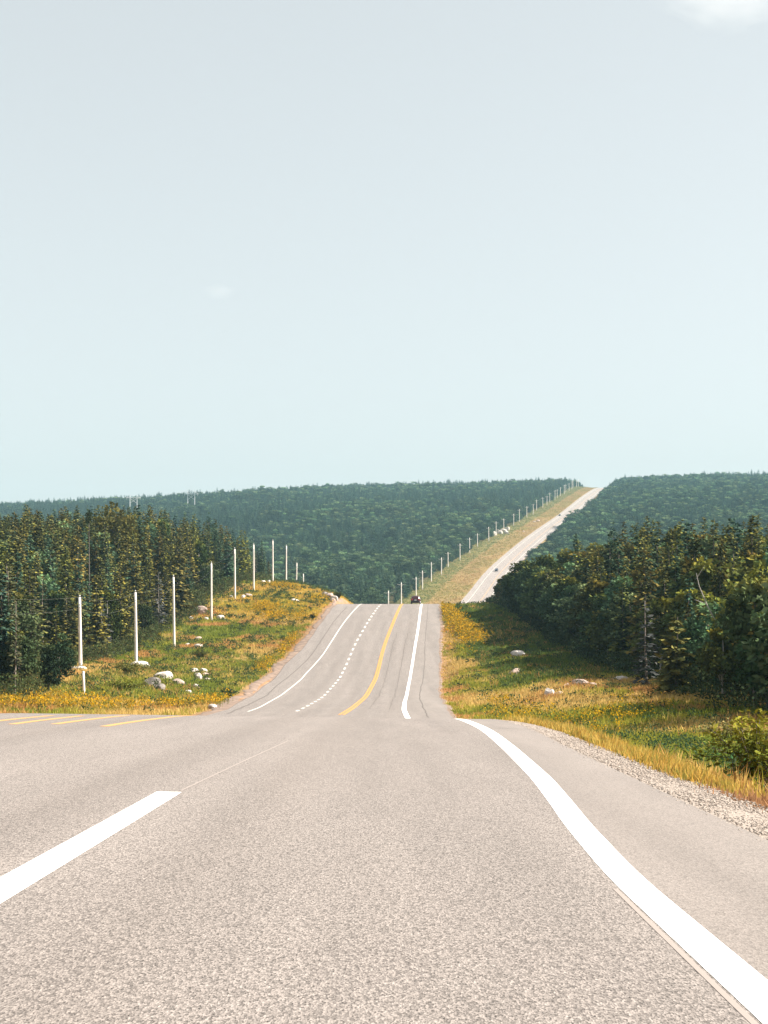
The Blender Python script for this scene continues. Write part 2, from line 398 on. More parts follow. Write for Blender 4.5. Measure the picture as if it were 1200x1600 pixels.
RY = YS[(YS >= -50) & (YS <= 3000)]
nC = 27
fr = np.concatenate([[0, .003], np.linspace(0, 1, 25)[1:-1], [.997, 1]])
eL = edge_l(RY); eR = edge_r(RY)
RX = eL[:, None] + (eR-eL)[:, None]*fr[None]; RYY = np.repeat(RY[:, None], nC, 1)
RZ = road_z(RX, RYY)
def strip_tracks():
    # lane centres at each row -> two wheel tracks per lane
    c1 = WR(RY); c2 = YEL(RY); c3 = DASH(RY); c4 = WL(RY)
    w = np.zeros_like(RX)
    for a, b in ((c1, c2), (c2, c3), (c3, c4)):
        mid = (a+b)/2
        for s in (-.85, .85):
            w += np.exp(-((RX-(mid+s)[:, None])/.42)**2)
    return np.clip(w, 0, 1)
# painted lines as sideways positions along the road
WR = table((-80, 1.49), (0, 1.49), (8.7, 1.49), (12, 1.575), (15, 1.71), (17.9, 1.83), (21.7, 1.93), (25.4, 2.02), (34, 2.16), (45, 2.2), (60, 2.1), (80, 1.7), (97, 1.43), (106, 1.42), (120, 1.58), (150, 2.25),
           (185.5, 3.2), (218.5, 4.35), (248.5, 5.55), (298, 7.25), (330, 8.3), (400, 9.8), (500, 15.5), (600, 27.5), (750, 50), (950, 76.4), (1200, 123.4), (1450, 176.4), (2300, 334.4), (3000, 463), (4200, 683))
YEL = table((-80, -5.7), (0, -5.7), (40, -5.5), (60, -4.6), (80, -3.4), (100, -2.63), (140.8, -1.76), (180, -.98), (213, -.27), (225, .15), (257, 1.6), (298, 3.4),
            (330, 4.6), (400, 6.1), (500, 11.8), (600, 23.8), (750, 46.3), (950, 72.7), (1200, 119.7), (1450, 172.7), (2300, 330.7), (3000, 459), (4200, 679))
DASH = table((-80, -9.3), (40, -9.0), (70, -7.2), (104, -5.9), (147, -5.65), (197, -4.95), (221, -4.35), (248.5, -3.1), (286, -1.2), (305, -.3), (340, 1.0), (400, 2.4), (500, 8.2),
             (600, 20.2), (750, 42.7), (950, 69), (1200, 116), (1450, 169), (2300, 327), (3000, 455.5), (4200, 675.5))
WL = table((-80, -10.4), (60, -10.2), (85, -9.4), (103, -9.0), (145, -9.8), (183.5, -9.6), (214.6, -8.35), (248.5, -7.0), (292, -4.9), (320, -3.8), (400, -1.3), (500, 5.6),
           (600, 17.6), (750, 40.2), (950, 66.5), (1200, 113.5), (1450, 166.5), (2300, 324.5), (3000, 453), (4200, 673))
EXTRA_SH = pchip([-80, 0, 40, 100, 300, 4200], [.35, .35, .35, .3, .3, .3])
def road_surface():
    V = np.stack([RX, RYY, RZ], -1)
    # a skirt down each side
    sk = V[:, [0, -1]].copy(); sk[..., 2] -= .35
    V = np.concatenate([sk[:, :1], V, sk[:, 1:]], 1)
    n = V.shape[1]
    F = grid_faces(V.shape[0], n)
    wear = np.concatenate([np.zeros((len(RY), 1)), strip_tracks(), np.zeros((len(RY), 1))], 1)
    wr = WR(RY) + EXTRA_SH(RY)
    cx = (V[:-1, :-1, 0] + V[1:, 1:, 0])/2
    mi = (cx > (.5*(wr[1:]+wr[:-1]))[:, None]).astype(int).ravel()
    uv = V[..., :2].reshape(-1, 2)
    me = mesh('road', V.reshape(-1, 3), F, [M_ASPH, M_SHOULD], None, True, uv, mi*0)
    a = me.attributes.new('wear', 'FLOAT', 'POINT'); a.data.foreach_set('value', wear.astype(np.float32).ravel())
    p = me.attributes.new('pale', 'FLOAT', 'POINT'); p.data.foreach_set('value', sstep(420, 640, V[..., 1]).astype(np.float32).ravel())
    return link('road', me)
road = tag(road_surface(), 'pale sun bleached asphalt highway dipping and climbing over the hills', kind='structure')

def ribbon(name, xs, y0, y1, width, mat, lift=.006, step=None, parent=None, jag=0, seed=0):
    """a flat strip on the pavement following xs(Y)"""
    ys = YS[(YS > y0) & (YS < y1)]
    if step: ys = np.arange(y0+step, y1, step)
    ys = np.concatenate([[y0], ys[(ys > y0+.05) & (ys < y1-.05)], [y1]])
    w = width(ys) if callable(width) else np.full(len(ys), width)
    x = xs(ys) if callable(xs) else np.interp(ys, [y0, y1], xs)
    if jag:
        g = np.random.default_rng(seed); x = x + np.cumsum(g.normal(0, jag, len(ys)))*.3 + g.normal(0, jag, len(ys))
    X = np.stack([x-w/2, x+w/2], 1); Y = np.repeat(ys[:, None], 2, 1)
    Z = road_z(X, Y) + lift + ys[:, None]*3e-5
    # follow the faceted road exactly
    zi = np.interp(ys, RY, road_z(0*RY, RY)); Z = Z - road_z(0*ys, ys)[:, None] + np.maximum(zi, road_z(0*ys, ys))[:, None]
    return link(name, mesh(name, np.stack([X, Y, Z], -1).reshape(-1, 3), grid_faces(len(ys), 2), mat, None, False, np.stack([X, Y], -1).reshape(-1, 2)), parent)
w_wr = pchip([-10, 7, 14, 18, 25, 36, 60, 100, 150, 300, 4200], [.215, .215, .235, .25, .255, .25, .22, .34, .30, .40, .55])
ribbon('shoulder_patch', lambda y: (WR(y)+EXTRA_SH(y)*.5+edge_r(y)-.02)/2, -8, 306, lambda y: np.maximum(edge_r(y)-.04-WR(y)-.02, .2), M_SHOULD, .0008, parent=road)['label'] = 'smooth pale paved shoulder beyond the white edge line'
ribbon('edge_line', WR, -8, 60, w_wr, M_WHITE, .0018, parent=road)['label'] = 'bold white edge line at the paved shoulder'
ribbon('edge_line', WR, 60.4, 420, w_wr, M_WHITE, .012, parent=road)
ribbon('edge_line', WR, 600, 2700, .2, M_WHITE_OLD, .03, parent=road)
ribbon('edge_line', WL, 101.5, 420, pchip([60, 110, 300, 430], [.11, .13, .19, .25]), M_WHITE_OLD, .012, parent=road)['label'] = 'thin white edge line of the oncoming lanes'
ribbon('edge_line', WL, 600, 2700, .2, M_WHITE_OLD, .03, parent=road)
w_y = pchip([60, 100, 300, 430], [.13, .15, .21, .26])
ribbon('centre_line', lambda y: YEL(y)-.14, 97.5, 420, w_y, M_YELLOW, .012, parent=road)['label'] = 'yellow line of the double centre line'
ribbon('centre_line', lambda y: YEL(y)+.12, 97.5, 420, w_y, M_YELLOW, .012, parent=road)
ribbon('centre_line', YEL, 600, 2700, .22, M_YELLOW_OLD, .03, parent=road)
for x0, y0, y1, dx in ((-5.72, 31.4, 46, .05), (-6.95, 32.4, 43, -.2), (-7.75, 32.0, 41, -.3), (-8.5, 31.4, 41, -.35)):
    ribbon('median_bar', (x0, x0+dx), y0, y1, .20, M_YELLOW_OLD, .003, .6, road)
ribbon('lane_dash', (-2.17, -2.14), 3.0, 15.3, .25, M_WHITE, .003, .6, road)['label'] = 'long white lane dash in the foreground'
for i in range(33):                                            # short dashes of the climbing lane
    y = 103.5 + i*6.0
    ribbon('lane_dash', DASH, y, y+2.6, pchip([90, 300], [.20, .30]), M_WHITE_OLD, .012, 1.0, road)
ribbon('ghost_line', lambda y: WR(y)-.125-.012, 3, 9.0, .03, M_GHOST, .0015, .4, road)
ribbon('ghost_line', (-2.05, -1.62), 15.5, 26, .022, M_GHOST, .0015, .6, road)
ribbon('crack', pchip([95, 99.4, 137.5, 188, 239, 292, 310], [2.7, 2.78, 3.25, 4.85, 6.5, 8.4, 9]), 95, 306, .075, M_CRACK, .006, 3, road, .03, 3)
ribbon('crack', pchip([95, 104, 174, 214.6, 253.6, 286, 310], [-9.8, -10.1, -11.5, -9.9, -8.5, -7.1, -6]), 97, 290, .13, M_CRACK, .006, 3, road, .035, 4)
for f, a in ((.33, .045), (.72, .04)):
    ribbon('crack', lambda y, f=f: YEL(y)+(WR(y)-YEL(y))*f, 110, 240, a, M_CRACK, .008, 2.5, road, .05, 7)
def cross_crack(x0, x1, y0, y1, w=.035, seed=1):
    g = np.random.default_rng(seed); n = 26
    x = np.linspace(x0, x1, n); y = np.linspace(y0, y1, n) + np.cumsum(g.normal(0, .05, n))
    ww = w*(.6+.8*g.random(n))
    Vv = np.stack([np.stack([x, y-ww, 0*x], -1), np.stack([x, y+ww, 0*x], -1)], 1)
    zi = np.interp(Vv[..., 1], RY, road_z(0*RY, RY)); Vv[..., 2] = road_z(Vv[..., 0], Vv[..., 1]) - road_z(0*Vv[..., 0], Vv[..., 1]) + np.maximum(zi, road_z(0*zi, Vv[..., 1])) + .009
    return link('crack', mesh('crack', Vv.reshape(-1, 3), grid_faces(n, 2), M_CRACK), road)
cross_crack(.9, 1.9, 34.5, 34, .035, 1); cross_crack(2.3, 3.15, 33.6, 33.0, .035, 2)
cross_crack(-1.5, .3, 29.5, 30.5, .012, 5)

# gravel and dirt margins
def margin(name, side, y0, y1, wid, mat, lift):
    ys = YS[(YS >= y0) & (YS <= y1)]
    e = edge_r(ys) if side > 0 else edge_l(ys)
    w = wid(ys)*(1+.3*(vnoise(ys*.7, 1.7, 8)-.5))*(1+(.9*(vnoise(ys*.11, 4.7, 6)-.5)+.5*(vnoise(ys*.4, 2.7, 2)-.5))*sstep(70, 110, ys))
    f = np.array([-.12, .2, .45, .7, .88, 1.0])
    X = e[:, None] + side*w[:, None]*f[None]; Y = np.repeat(ys[:, None], len(f), 1)
    Z = np.where(side*(X-e[:, None]) < 0.02, road_z(X, Y)-.05, np.maximum(land_z(X, Y)+lift, road_z(e, ys)[:, None]-.16)) 
    re = road_z(e, ys); Z[:, 0] = road_z(X[:, 0], ys) - .02; Z[:, 1] = re - .012 - .01*vnoise(ys, 0, 2); Z[:, 2] = np.maximum(Z[:, 2], re - .05); Z[:, 3] = np.maximum(Z[:, 3], re - .10); Z[:, -1] -= .12
    F = grid_faces(len(ys), len(f)) if side > 0 else grid_faces(len(ys), len(f))[:, ::-1]
    return link(name, mesh(name, np.stack([X, Y, Z], -1).reshape(-1, 3), F, mat, None, True))
gravel_shoulder = tag(margin('gravel_shoulder', 1, -8, 75, pchip([-20, 12, 20, 30, 50, 90], [1.0, .98, .86, .7, .6, .3]), M_GRAVEL, .04), 'pale gravel shoulder along the pavement edge', kind='structure')
tag(margin('dirt_shoulder', -1, 80, 330, pchip([60, 110, 150, 190, 230, 300, 340], [.5, 1.1, 1.5, 1.5, 1.1, .9, .9]), M_DIRT, .05), 'reddish dirt shoulder beside the oncoming lanes', kind='structure')
tag(margin('dirt_shoulder', 1, 76, 330, pchip([60, 110, 190, 230, 300, 340], [.3, .35, .35, .5, .9, .9]), M_DIRT, .05), 'narrow strip of bare dirt beside the far lane', kind='structure')

# ------------------------------------------------------------------ loose stones
def ico():
    t = (1+5**.5)/2
    V = np.array([(-1, t, 0), (1, t, 0), (-1, -t, 0), (1, -t, 0), (0, -1, t), (0, 1, t), (0, -1, -t), (0, 1, -t), (t, 0, -1), (t, 0, 1), (-t, 0, -1), (-t, 0, 1)], float)
    F = np.array([(0, 11, 5), (0, 5, 1), (0, 1, 7), (0, 7, 10), (0, 10, 11), (1, 5, 9), (5, 11, 4), (11, 10, 2), (10, 7, 6), (7, 1, 8), (3, 9, 4), (3, 4, 2), (3, 2, 6), (3, 6, 8), (3, 8, 9), (4, 9, 5), (2, 4, 11), (6, 2, 10), (8, 6, 7), (9, 8, 1)])
    return unit(V), F
ICO_V, ICO_F = ico()
def subdiv(V, F):
    V = list(map(tuple, V)); mp = {}; out_ = []
    def mid(a, b):
        k = (min(a, b), max(a, b))
        if k not in mp:
            p = (np.array(V[a])+np.array(V[b]))/2; V.append(tuple(p/np.linalg.norm(p))); mp[k] = len(V)-1
        return mp[k]
    for a, b, c in F:
        x, y, z = mid(a, b), mid(b, c), mid(c, a); out_ += [(a, x, z), (b, y, x), (c, z, y), (x, y, z)]
    return np.array(V), np.array(out_)
def scatter_stones(name, X, Y, Z, size, mat, rng, squash=.6):
    n = len(X)
    V = ICO_V[None]*(1 + rng.uniform(-.3, .3, (n, 12, 1)))
    V = V*(size[:, None]*np.stack([np.ones(n), rng.uniform(.6, 1.1, n), rng.uniform(squash*.7, squash*1.2, n)], -1))[:, None]
    a = rng.uniform(0, 6.28, n); ca, sa = np.cos(a)[:, None], np.sin(a)[:, None]
    V = np.stack([V[..., 0]*ca - V[..., 1]*sa, V[..., 0]*sa + V[..., 1]*ca, V[..., 2]], -1)
    V += np.stack([X, Y, Z], -1)[:, None]
    F = ICO_F[None] + (np.arange(n)*12)[:, None, None]
    return link(name, mesh(name, V.reshape(-1, 3), F.reshape(-1, 3), mat))
def gravel():
    rng = np.random.default_rng(5); n = 26000
    Y = 8 + 52*rng.random(n)**1.7
    w = np.interp(Y, [12, 20, 30, 50], [.98, .86, .7, .55])
    o = w*(rng.beta(1.6, 1.4, n)*1.12-.06)
    X = edge_r(Y) + o
    Z = np.maximum(land_z(X, Y)+.04, road_z(edge_r(Y), Y) - np.interp(o/w, [0, .2, .45, .7, .88, 1.1], [.008, .018, .05, .10, .16, .25])) + .005
    s = (.004 + .013*rng.random(n)**2.2)*(1+Y/60)
    g = scatter_stones('gravel', X, Y, Z, s, M_STONE, rng)
    return tag(g, 'loose crushed stones strewn over the gravel shoulder', kind='stuff')
gravel()
def boulder_mesh(name, seed, mat, flat=.7, blocky=.0):
    g = np.random.default_rng(seed)
    V, F = subdiv(ICO_V, ICO_F); V, F = subdiv(V, F)
    r = np.full(len(V), 1.0)
    for k in range(9):                                           # cut planar facets
        d = unit(g.normal(0, 1, 3)); h = g.uniform(.55, .85)
        p = V @ d; r = np.minimum(r, np.where(p > .05, h/np.maximum(p, .05), 9))
    V = V*np.minimum(r, 1.05)[:, None]*(1+g.normal(0, .02, (len(V), 1)))
    V = V*np.array([1, g.uniform(.7, 1), flat])
    return mesh(name, V, F, mat)
BOULD = {k: [boulder_mesh('boulder', s+10*i, m, f) for s in range(4)] for i, (k, m, f) in enumerate((('pale', M_ROCK, .75), ('pink', M_ROCKP, .6), ('grey', M_ROCKG, .6), ('slab', M_ROCK, .3)))}
_rk = 0
def boulder(kind, X, Y, w, label, group=None, h=None, dz=0, name='boulder'):
    global _rk; _rk += 1
    o = link(name, BOULD[kind][_rk % 4])
    s = w*.58; o.scale = (s, s*.85, s*(h or 1)); o.rotation_euler = (0, 0, (_rk*1.7) % 6.28)
    o.location = (X, Y, float(land_z(X, Y)) + s*(h or 1)*.27*(.4 if kind == 'slab' else 1) + dz)
    return tag(o, label, 'boulder', group)

# ------------------------------------------------------------------ trees
def tint_of(rng, n, base, var=.25, hue=.12):
    b = np.array(base); t = b[None]*(1+rng.normal(0, var, (n, 1)))
    t = t*(1+rng.normal(0, hue, (n, 3))*np.array([1, .5, .5])); return np.clip(t, .004, 1)
def trunk_mesh(name, h, r, mat, seed, lean=0, stubs=0, top=.96, start=.1):
    g = np.random.default_rng(seed); m = MB()
    z = np.linspace(-.3, h*top, 7); P = np.stack([np.cumsum(g.normal(0, .025, 7)) + lean*np.clip(z, 0, None), np.cumsum(g.normal(0, .025, 7)), z], 1)
    m.tube(P, r*(1-.92*np.clip(z/h, 0, 1)) + .008, 6)
    for k in range(stubs):
        t = g.uniform(start, max(.6, start+.22)); a = g.uniform(0, 6.28); L = g.uniform(.5, 1.3)*(1.2-t)
        p = np.array([np.interp(t*h, z, P[:, 0]), np.interp(t*h, z, P[:, 1]), t*h])
        d = np.array([math.cos(a), math.sin(a), g.uniform(-.35, .1)])
        m.tube(np.array([p, p+d*L*.5, p+d*L+np.array([0, 0, -.12])]), [.022, .014, .006], 3, False)
    return m.mesh(name, mat, True)
def spruce_crown(name, h, rmax, seed, t0=.08, base=(.052, .064, .022), club=False, nl=30, nb=7, dens=1.0, mat=None, droop=.25, tipcol=None, power=.85):
    g = np.random.default_rng(seed); B = []; D = []; S = []; L = []; W = []; TT = []
    for i in range(nl):
        t = t0 + (1-t0)*(i+g.uniform(-.3, .3))/nl
        t = min(max(t, t0), .985)
        r = rmax*((1-t)/(1-t0))**power + .10
        if club and t > .8: r = .22+.3*math.sin((t-.8)/.2*math.pi)
        if t < t0+.1: r *= .75
        n = max(4, int(nb*(.65+.5*(1-t))))
        a0 = g.uniform(0, 6.28)
        for b in range(n):
            if g.random() < .12: continue
            tb = min(.985, max(t0, t + g.uniform(-.75, .75)*(1-t0)/nl))
            a = a0 + 6.28*b/n + g.normal(0, .18); rr = r*g.uniform(.62, 1.18)
            d = np.array([math.cos(a), math.sin(a), 0]); side = np.array([-d[1], d[0], 0])
            ns = max(2, int((2+3.2*rr)*dens))
            for s in range(ns):
                f = (s+.6+g.uniform(-.2, .2))/ns
                p = d*rr*f + np.array([0, 0, tb*h - droop*g.uniform(.5, 1.5)*rr*f + .22*rr*f*f*(.5 if t < .5 else 1.2)])
                sg = g.choice([-1, 1])
                dirv = d*g.uniform(.5, 1) + side*sg*g.uniform(.2, .9) + np.array([0, 0, g.uniform(-.45, .12)])
                B.append(p - dirv*.1); D.append(dirv); S.append(side + np.array([0, 0, g.normal(0, .5)])); l = .34+.27*rr*(1.1-f*.4)*g.uniform(.7, 1.2)
                L.append(l); W.append(l*g.uniform(.5, .8)); TT.append(f)
    n = len(B)
    B.append(np.array([0, 0, h*.93])); D.append(np.array([.02, 0, 1])); S.append(np.array([1., 0, 0])); L.append(h*.075); W.append(.10); TT.append(1)
    V, Q = kites(np.array(B), np.array(D), np.array(S), np.array(L), np.array(W))
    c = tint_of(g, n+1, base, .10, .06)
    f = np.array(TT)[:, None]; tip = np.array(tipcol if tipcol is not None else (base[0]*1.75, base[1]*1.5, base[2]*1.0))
    k = np.clip(f**2*(.35+.45*g.random(f.shape)), 0, 1); c = c*(1-k) + tip*k  # outer sprays lightened: sunlit highlights painted into the needle colour
    return mesh(name, V, Q, mat or M_FOL, np.repeat(c, 4, 0))
def broad_crown(name, h, rx, seed, base=(.085, .10, .022), t0=.22, ncl=56, nleaf=56, leaf=.42, mat=None, columnar=1.0, tip=(.25, .20, .028)):
    g = np.random.default_rng(seed)
    cz = h*(t0 + (1-t0)*.5); hz = h*(1-t0)*.5
    u = unit(g.normal(0, 1, (ncl, 3))); rad = g.uniform(.25, 1.0, (ncl, 1))**.5
    C = u*rad*np.array([rx*.82, rx*.82, hz*.88*columnar])
    C[:, :2] *= (1.05-.38*np.clip(C[:, 2:]/hz, -1, 1)*1.0)
    C[:, 2] += cz; R0 = g.uniform(.45, .95, ncl)*rx*.36
    n = ncl*nleaf
    d = unit(g.normal(0, 1, (ncl, nleaf, 3))); rr = g.uniform(.35, 1.0, (ncl, nleaf, 1))**.6
    P = (C[:, None] + d*rr*R0[:, None, None]*np.array([1, 1, .72])).reshape(-1, 3)
    dirv = unit(d.reshape(-1, 3)*.7 + g.normal(0, .6, (n, 3)) + np.array([0, 0, -.25]))
    L = leaf*g.uniform(.7, 1.35, n)
    V, Q = kites(P, dirv, g.normal(0, 1, (n, 3)), L, L*.7, .1)
    cl = np.repeat(g.random(ncl), nleaf)[:, None]
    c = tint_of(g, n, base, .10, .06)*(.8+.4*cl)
    k = (sstep(.55, 1.0, (P[:, 2]-cz)/hz)*.55)[:, None]*(cl > .35); c = c*(1-k) + np.array(tip)*k  # upper clumps lightened: sun on the crown top painted into the leaves
    return mesh(name, V, Q, mat or M_LEAF, np.repeat(c, 4, 0)), C
def limb_trunk(name, h, r, C, seed, mat, lean=0):
    g = np.random.default_rng(seed); m = MB()
    z = np.linspace(-.3, h*.82, 7); P = np.stack([np.cumsum(g.normal(0, .06, 7))+lean*np.clip(z, 0, None), np.cumsum(g.normal(0, .06, 7)), z], 1)
    m.tube(P, r*(1-.85*np.clip(z/h, 0, 1)), 6)
    for k in g.permutation(len(C))[:14]:
        c = C[k]; t = np.clip(c[2]-g.uniform(.8, 2.2), h*.12, h*.75)
        p = np.array([np.interp(t, z, P[:, 0]), np.interp(t, z, P[:, 1]), t])
        m.tube(np.array([p, (p+c)/2+np.array([0, 0, .15]), c]), [r*.32, r*.2, .012], 4, False)
    return m.mesh(name, mat, True)

PROTO = {}
def proto(kind, crown, trunk, h): PROTO.setdefault(kind, []).append((crown, trunk, h))
for k in range(6):                                             # full spruces
    h = 12; club = k == 2
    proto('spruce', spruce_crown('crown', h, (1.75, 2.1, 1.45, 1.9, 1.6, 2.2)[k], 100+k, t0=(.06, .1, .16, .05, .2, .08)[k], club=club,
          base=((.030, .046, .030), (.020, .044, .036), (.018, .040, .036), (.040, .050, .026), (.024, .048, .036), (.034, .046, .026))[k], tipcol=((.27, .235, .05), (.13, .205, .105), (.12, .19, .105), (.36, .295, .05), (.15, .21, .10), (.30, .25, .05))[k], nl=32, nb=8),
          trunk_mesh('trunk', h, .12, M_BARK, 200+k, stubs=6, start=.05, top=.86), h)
for k in range(3):                                             # bare legged spruces of the wood's edge
    h = 12
    proto('bare', spruce_crown('crown', h, (1.25, 1.5, 1.1)[k], 120+k, t0=(.42, .5, .36)[k], base=(.048, .056, .034), tipcol=(.13, .12, .05), nl=20, nb=6),
          trunk_mesh('trunk', h, .11, M_BARKP, 220+k, lean=(.01, -.02, .02)[k], stubs=26, start=.03), h)
for k in range(5):                                             # broad leaved trees
    h = 10
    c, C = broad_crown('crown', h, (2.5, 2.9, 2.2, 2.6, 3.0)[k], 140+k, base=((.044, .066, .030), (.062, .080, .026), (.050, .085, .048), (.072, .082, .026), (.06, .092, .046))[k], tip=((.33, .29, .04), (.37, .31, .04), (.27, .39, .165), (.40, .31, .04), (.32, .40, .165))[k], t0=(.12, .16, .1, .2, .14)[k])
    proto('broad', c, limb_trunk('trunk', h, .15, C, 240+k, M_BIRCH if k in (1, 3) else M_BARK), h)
c, C = broad_crown('crown', 13, 3.9, 150, base=(.14, .128, .034), t0=.2, ncl=75, nleaf=46, tip=(.36, .31, .05)); proto('golden', c, limb_trunk('trunk', 13, .2, C, 250, M_BARK), 13)
for k in range(2):
    proto('dead', spruce_crown('crown', 8, (1.25, 1.5)[k], 160+k, t0=.06, base=(.060, .066, .064), nl=17, dens=1.0 if 0 else .8, nb=6, mat=M_DEAD, droop=.5, tipcol=(.11, .10, .095), power=.6),
          trunk_mesh('trunk', 8, .11, M_BARKP, 260+k, stubs=30, start=.03), 8)
for k in range(2):
    proto('young', spruce_crown('crown', 5, (1.15, 1.35)[k], 170+k, t0=.03, base=(.07, .07, .028), nl=19, nb=7, dens=1.4, tipcol=(.24, .20, .06)),
          trunk_mesh('trunk', 5, .07, M_BARK, 270+k), 5)
# a snag: a bare stem with one tuft left at its top
def tuft_snag():
    g = np.random.default_rng(9)
    n = 240; P = g.normal(0, 1, (n, 3))*np.array([.2, .2, .55]) + np.array([0, 0, 13.2]); P[:40] += np.array([.3, 0, .3])
    V, Q = kites(P, g.normal(0, 1, (n, 3)), g.normal(0, 1, (n, 3)), .34, .17)
    return mesh('crown', V, Q, M_FOL, np.repeat(tint_of(g, n, (.035, .042, .018)), 4, 0))
proto('tuft', tuft_snag(), trunk_mesh('trunk', 14, .12, M_BARK, 280, stubs=12, start=.7), 14)
NAMES = {'spruce': 'spruce_tree', 'bare': 'spruce_tree', 'broad': 'broadleaf_tree', 'golden': 'broadleaf_tree', 'dead': 'dead_spruce', 'young': 'young_spruce', 'tuft': 'spruce_snag'}
CATS = {'spruce': 'spruce', 'bare': 'spruce', 'broad': 'tree', 'golden': 'tree', 'dead': 'dead tree', 'young': 'young tree', 'tuft': 'dead tree'}
FIRST = {}
def tree(kind, X, Y, h, label, group=None, var=None, rz=None, wide=1.0, dz=0, lean=(0, 0)):
    """the first of a variant is built, the rest copy it and its parts"""
    k = int(R.integers(len(PROTO[kind]))) if var is None else var
    if var is None and kind == 'spruce': k = int(R.choice(6, p=[.24, .09, .09, .26, .08, .24]))
    if var is None and kind == 'broad': k = int(R.choice(5, p=[.26, .26, .1, .26, .12]))
    crown, trunk, ph = PROTO[kind][k]
    if (kind, k) not in FIRST:
        o = empty(NAMES[kind])
        link('trunk', trunk, o); cr = link('crown', crown, o)
        FIRST[(kind, k)] = o; CROWNS[(kind, k)] = cr
    else:
        o = copy_tree(FIRST[(kind, k)])
        for p in ('label', 'group'):
            if p in o: del o[p]
    s = h/ph; o.scale = (s*wide, s*wide, s)
    o.location = (X, Y, float(land_z(X, Y)) - .1 + dz)
    o.rotation_euler = (lean[0], lean[1], float(R.uniform(0, 6.28)) if rz is None else rz)
    return tag(o, label, CATS[kind], group)
CROWNS = {}
def px(X, Y): return 600 + 2400*X/Y
POLES = [(-32.4, 164.0), (-29.6, 183.5), (-30.4, 222.5), (-29.5, 262.4), (-28.6, 294.6), (-27.6, 325.2), (-25.6, 353.5), (-25.1, 394), (-25.0, 437), (-25.2, 480)]
ORD = ['first', 'second', 'third', 'fourth', 'fifth', 'sixth', 'seventh', 'eighth', 'ninth', 'tenth']
def pole_word(x):
    pxs = [px(*p) for p in POLES[:8]]
    i = int(np.argmin([abs(x-q) for q in pxs])); d = x-pxs[i]
    if d < -60: return 'well short of the first near pole'
    if d < -10: return 'just short of the %s near pole' % ORD[i]
    if d > 10: return 'just past the %s near pole' % ORD[i]
    return 'right behind the %s near pole' % ORD[i]
def depth_word(d): return "at the wood's edge" if d < 3 else "in the wood's second rank" if d < 7 else 'deeper in the wood' if d < 12 else 'far back in the wood'
# edges of the two woods
ELW = table((90, -25), (110, -27), (130, -30), (150, -35.5), (165, -37.5), (225, -36.5), (300, -35), (360, -33.5), (400, -32), (440, -33), (500, -38), (560, -40))
ERW = table((60, 20), (75, 19.6), (95, 21), (110, 23.2), (160, 25.8), (215, 25.6), (270, 24.8), (290, 24), (315, 23.8), (340, 27), (400, 36), (520, 60))
def spread(n, y0, y1, dmax, edge, side, dmin, rng, pw=1.0):
    pts = []
    for _ in range(n*30):
        Y = rng.uniform(y0, y1); d = dmax*rng.random()**pw; X = float(edge(Y)) + side*d
        if abs(px(X, Y)-600) > 640 + 2400*3/Y: continue
        if all((X-a)**2 + (Y-b)**2 > dmin**2 for a, b, _ in pts):
            pts.append((X, Y, d))
            if len(pts) >= n: break
    return pts
rng = np.random.default_rng(21)
TREES = []
wood_pts = []                                                   # deeper rows that read as one mass
for X, Y, d in spread(340, 106, 470, 34, ELW, -1, 2.5, rng, 1.25):
    x = px(X, Y); front = d < 4.5
    kind = 'spruce'
    u = rng.random(); nz = vnoise(X*.09, Y*.05, 9)
    if front and x < 150 and u < .45: kind = 'bare'
    elif u < .07 and front and x > 40: kind = 'dead'
    elif nz > .66 and u < .6: kind = 'broad'
    h = rng.normal(12.2, 1.5) + (1.0 if d > 8 else 0) - (0 if Y > 330 else 0) - (1.8 if Y > 410 else 0)
    if front: h *= rng.uniform(.6, 1.0)
    if kind == 'broad': h *= .8
    if kind == 'dead': h *= .8
    h = float(np.clip(h, 5, 15.5))
    if d > 17 and Y > 150: wood_pts.append((X, Y, h, kind)); continue
    size = 'very tall' if h > 13.6 else 'tall' if h > 12.2 else 'low' if h < 9 else 'lowish' if h < 10.5 else 'middling'
    what = {'spruce': 'dark spruce', 'bare': 'bare legged spruce', 'dead': 'grey dead spruce', 'broad': 'leafy tree'}[kind]
    where = depth_word(d) + ' ' + pole_word(x)
    assert len(f'{size} {what} {where}'.split()) <= 16
    TREES.append((kind, X, Y, h, f'{size} {what} {where}', f'{size} {what}s {where}'))
right = spread(285, 62, 322, 30, ERW, 1, 2.15, rng, 1.7)
def right_word(x):
    for a, w in ((822, 'nearest the distant road'), (850, 'close to the distant road'), (885, 'where it hides the distant road'), (915, 'over the deepest shade'), (950, 'past the deepest shade'),
                 (985, 'before the grey dead spruce'), (1022, 'around the grey dead spruce'), (1050, 'before the young bushy spruce'), (1080, 'past the young bushy spruce'),
                 (1130, 'around the leaning birch stem'), (1170, 'past the leaning birch stem'), (9e9, 'over the bright roadside bush')):
        if x < a: return w
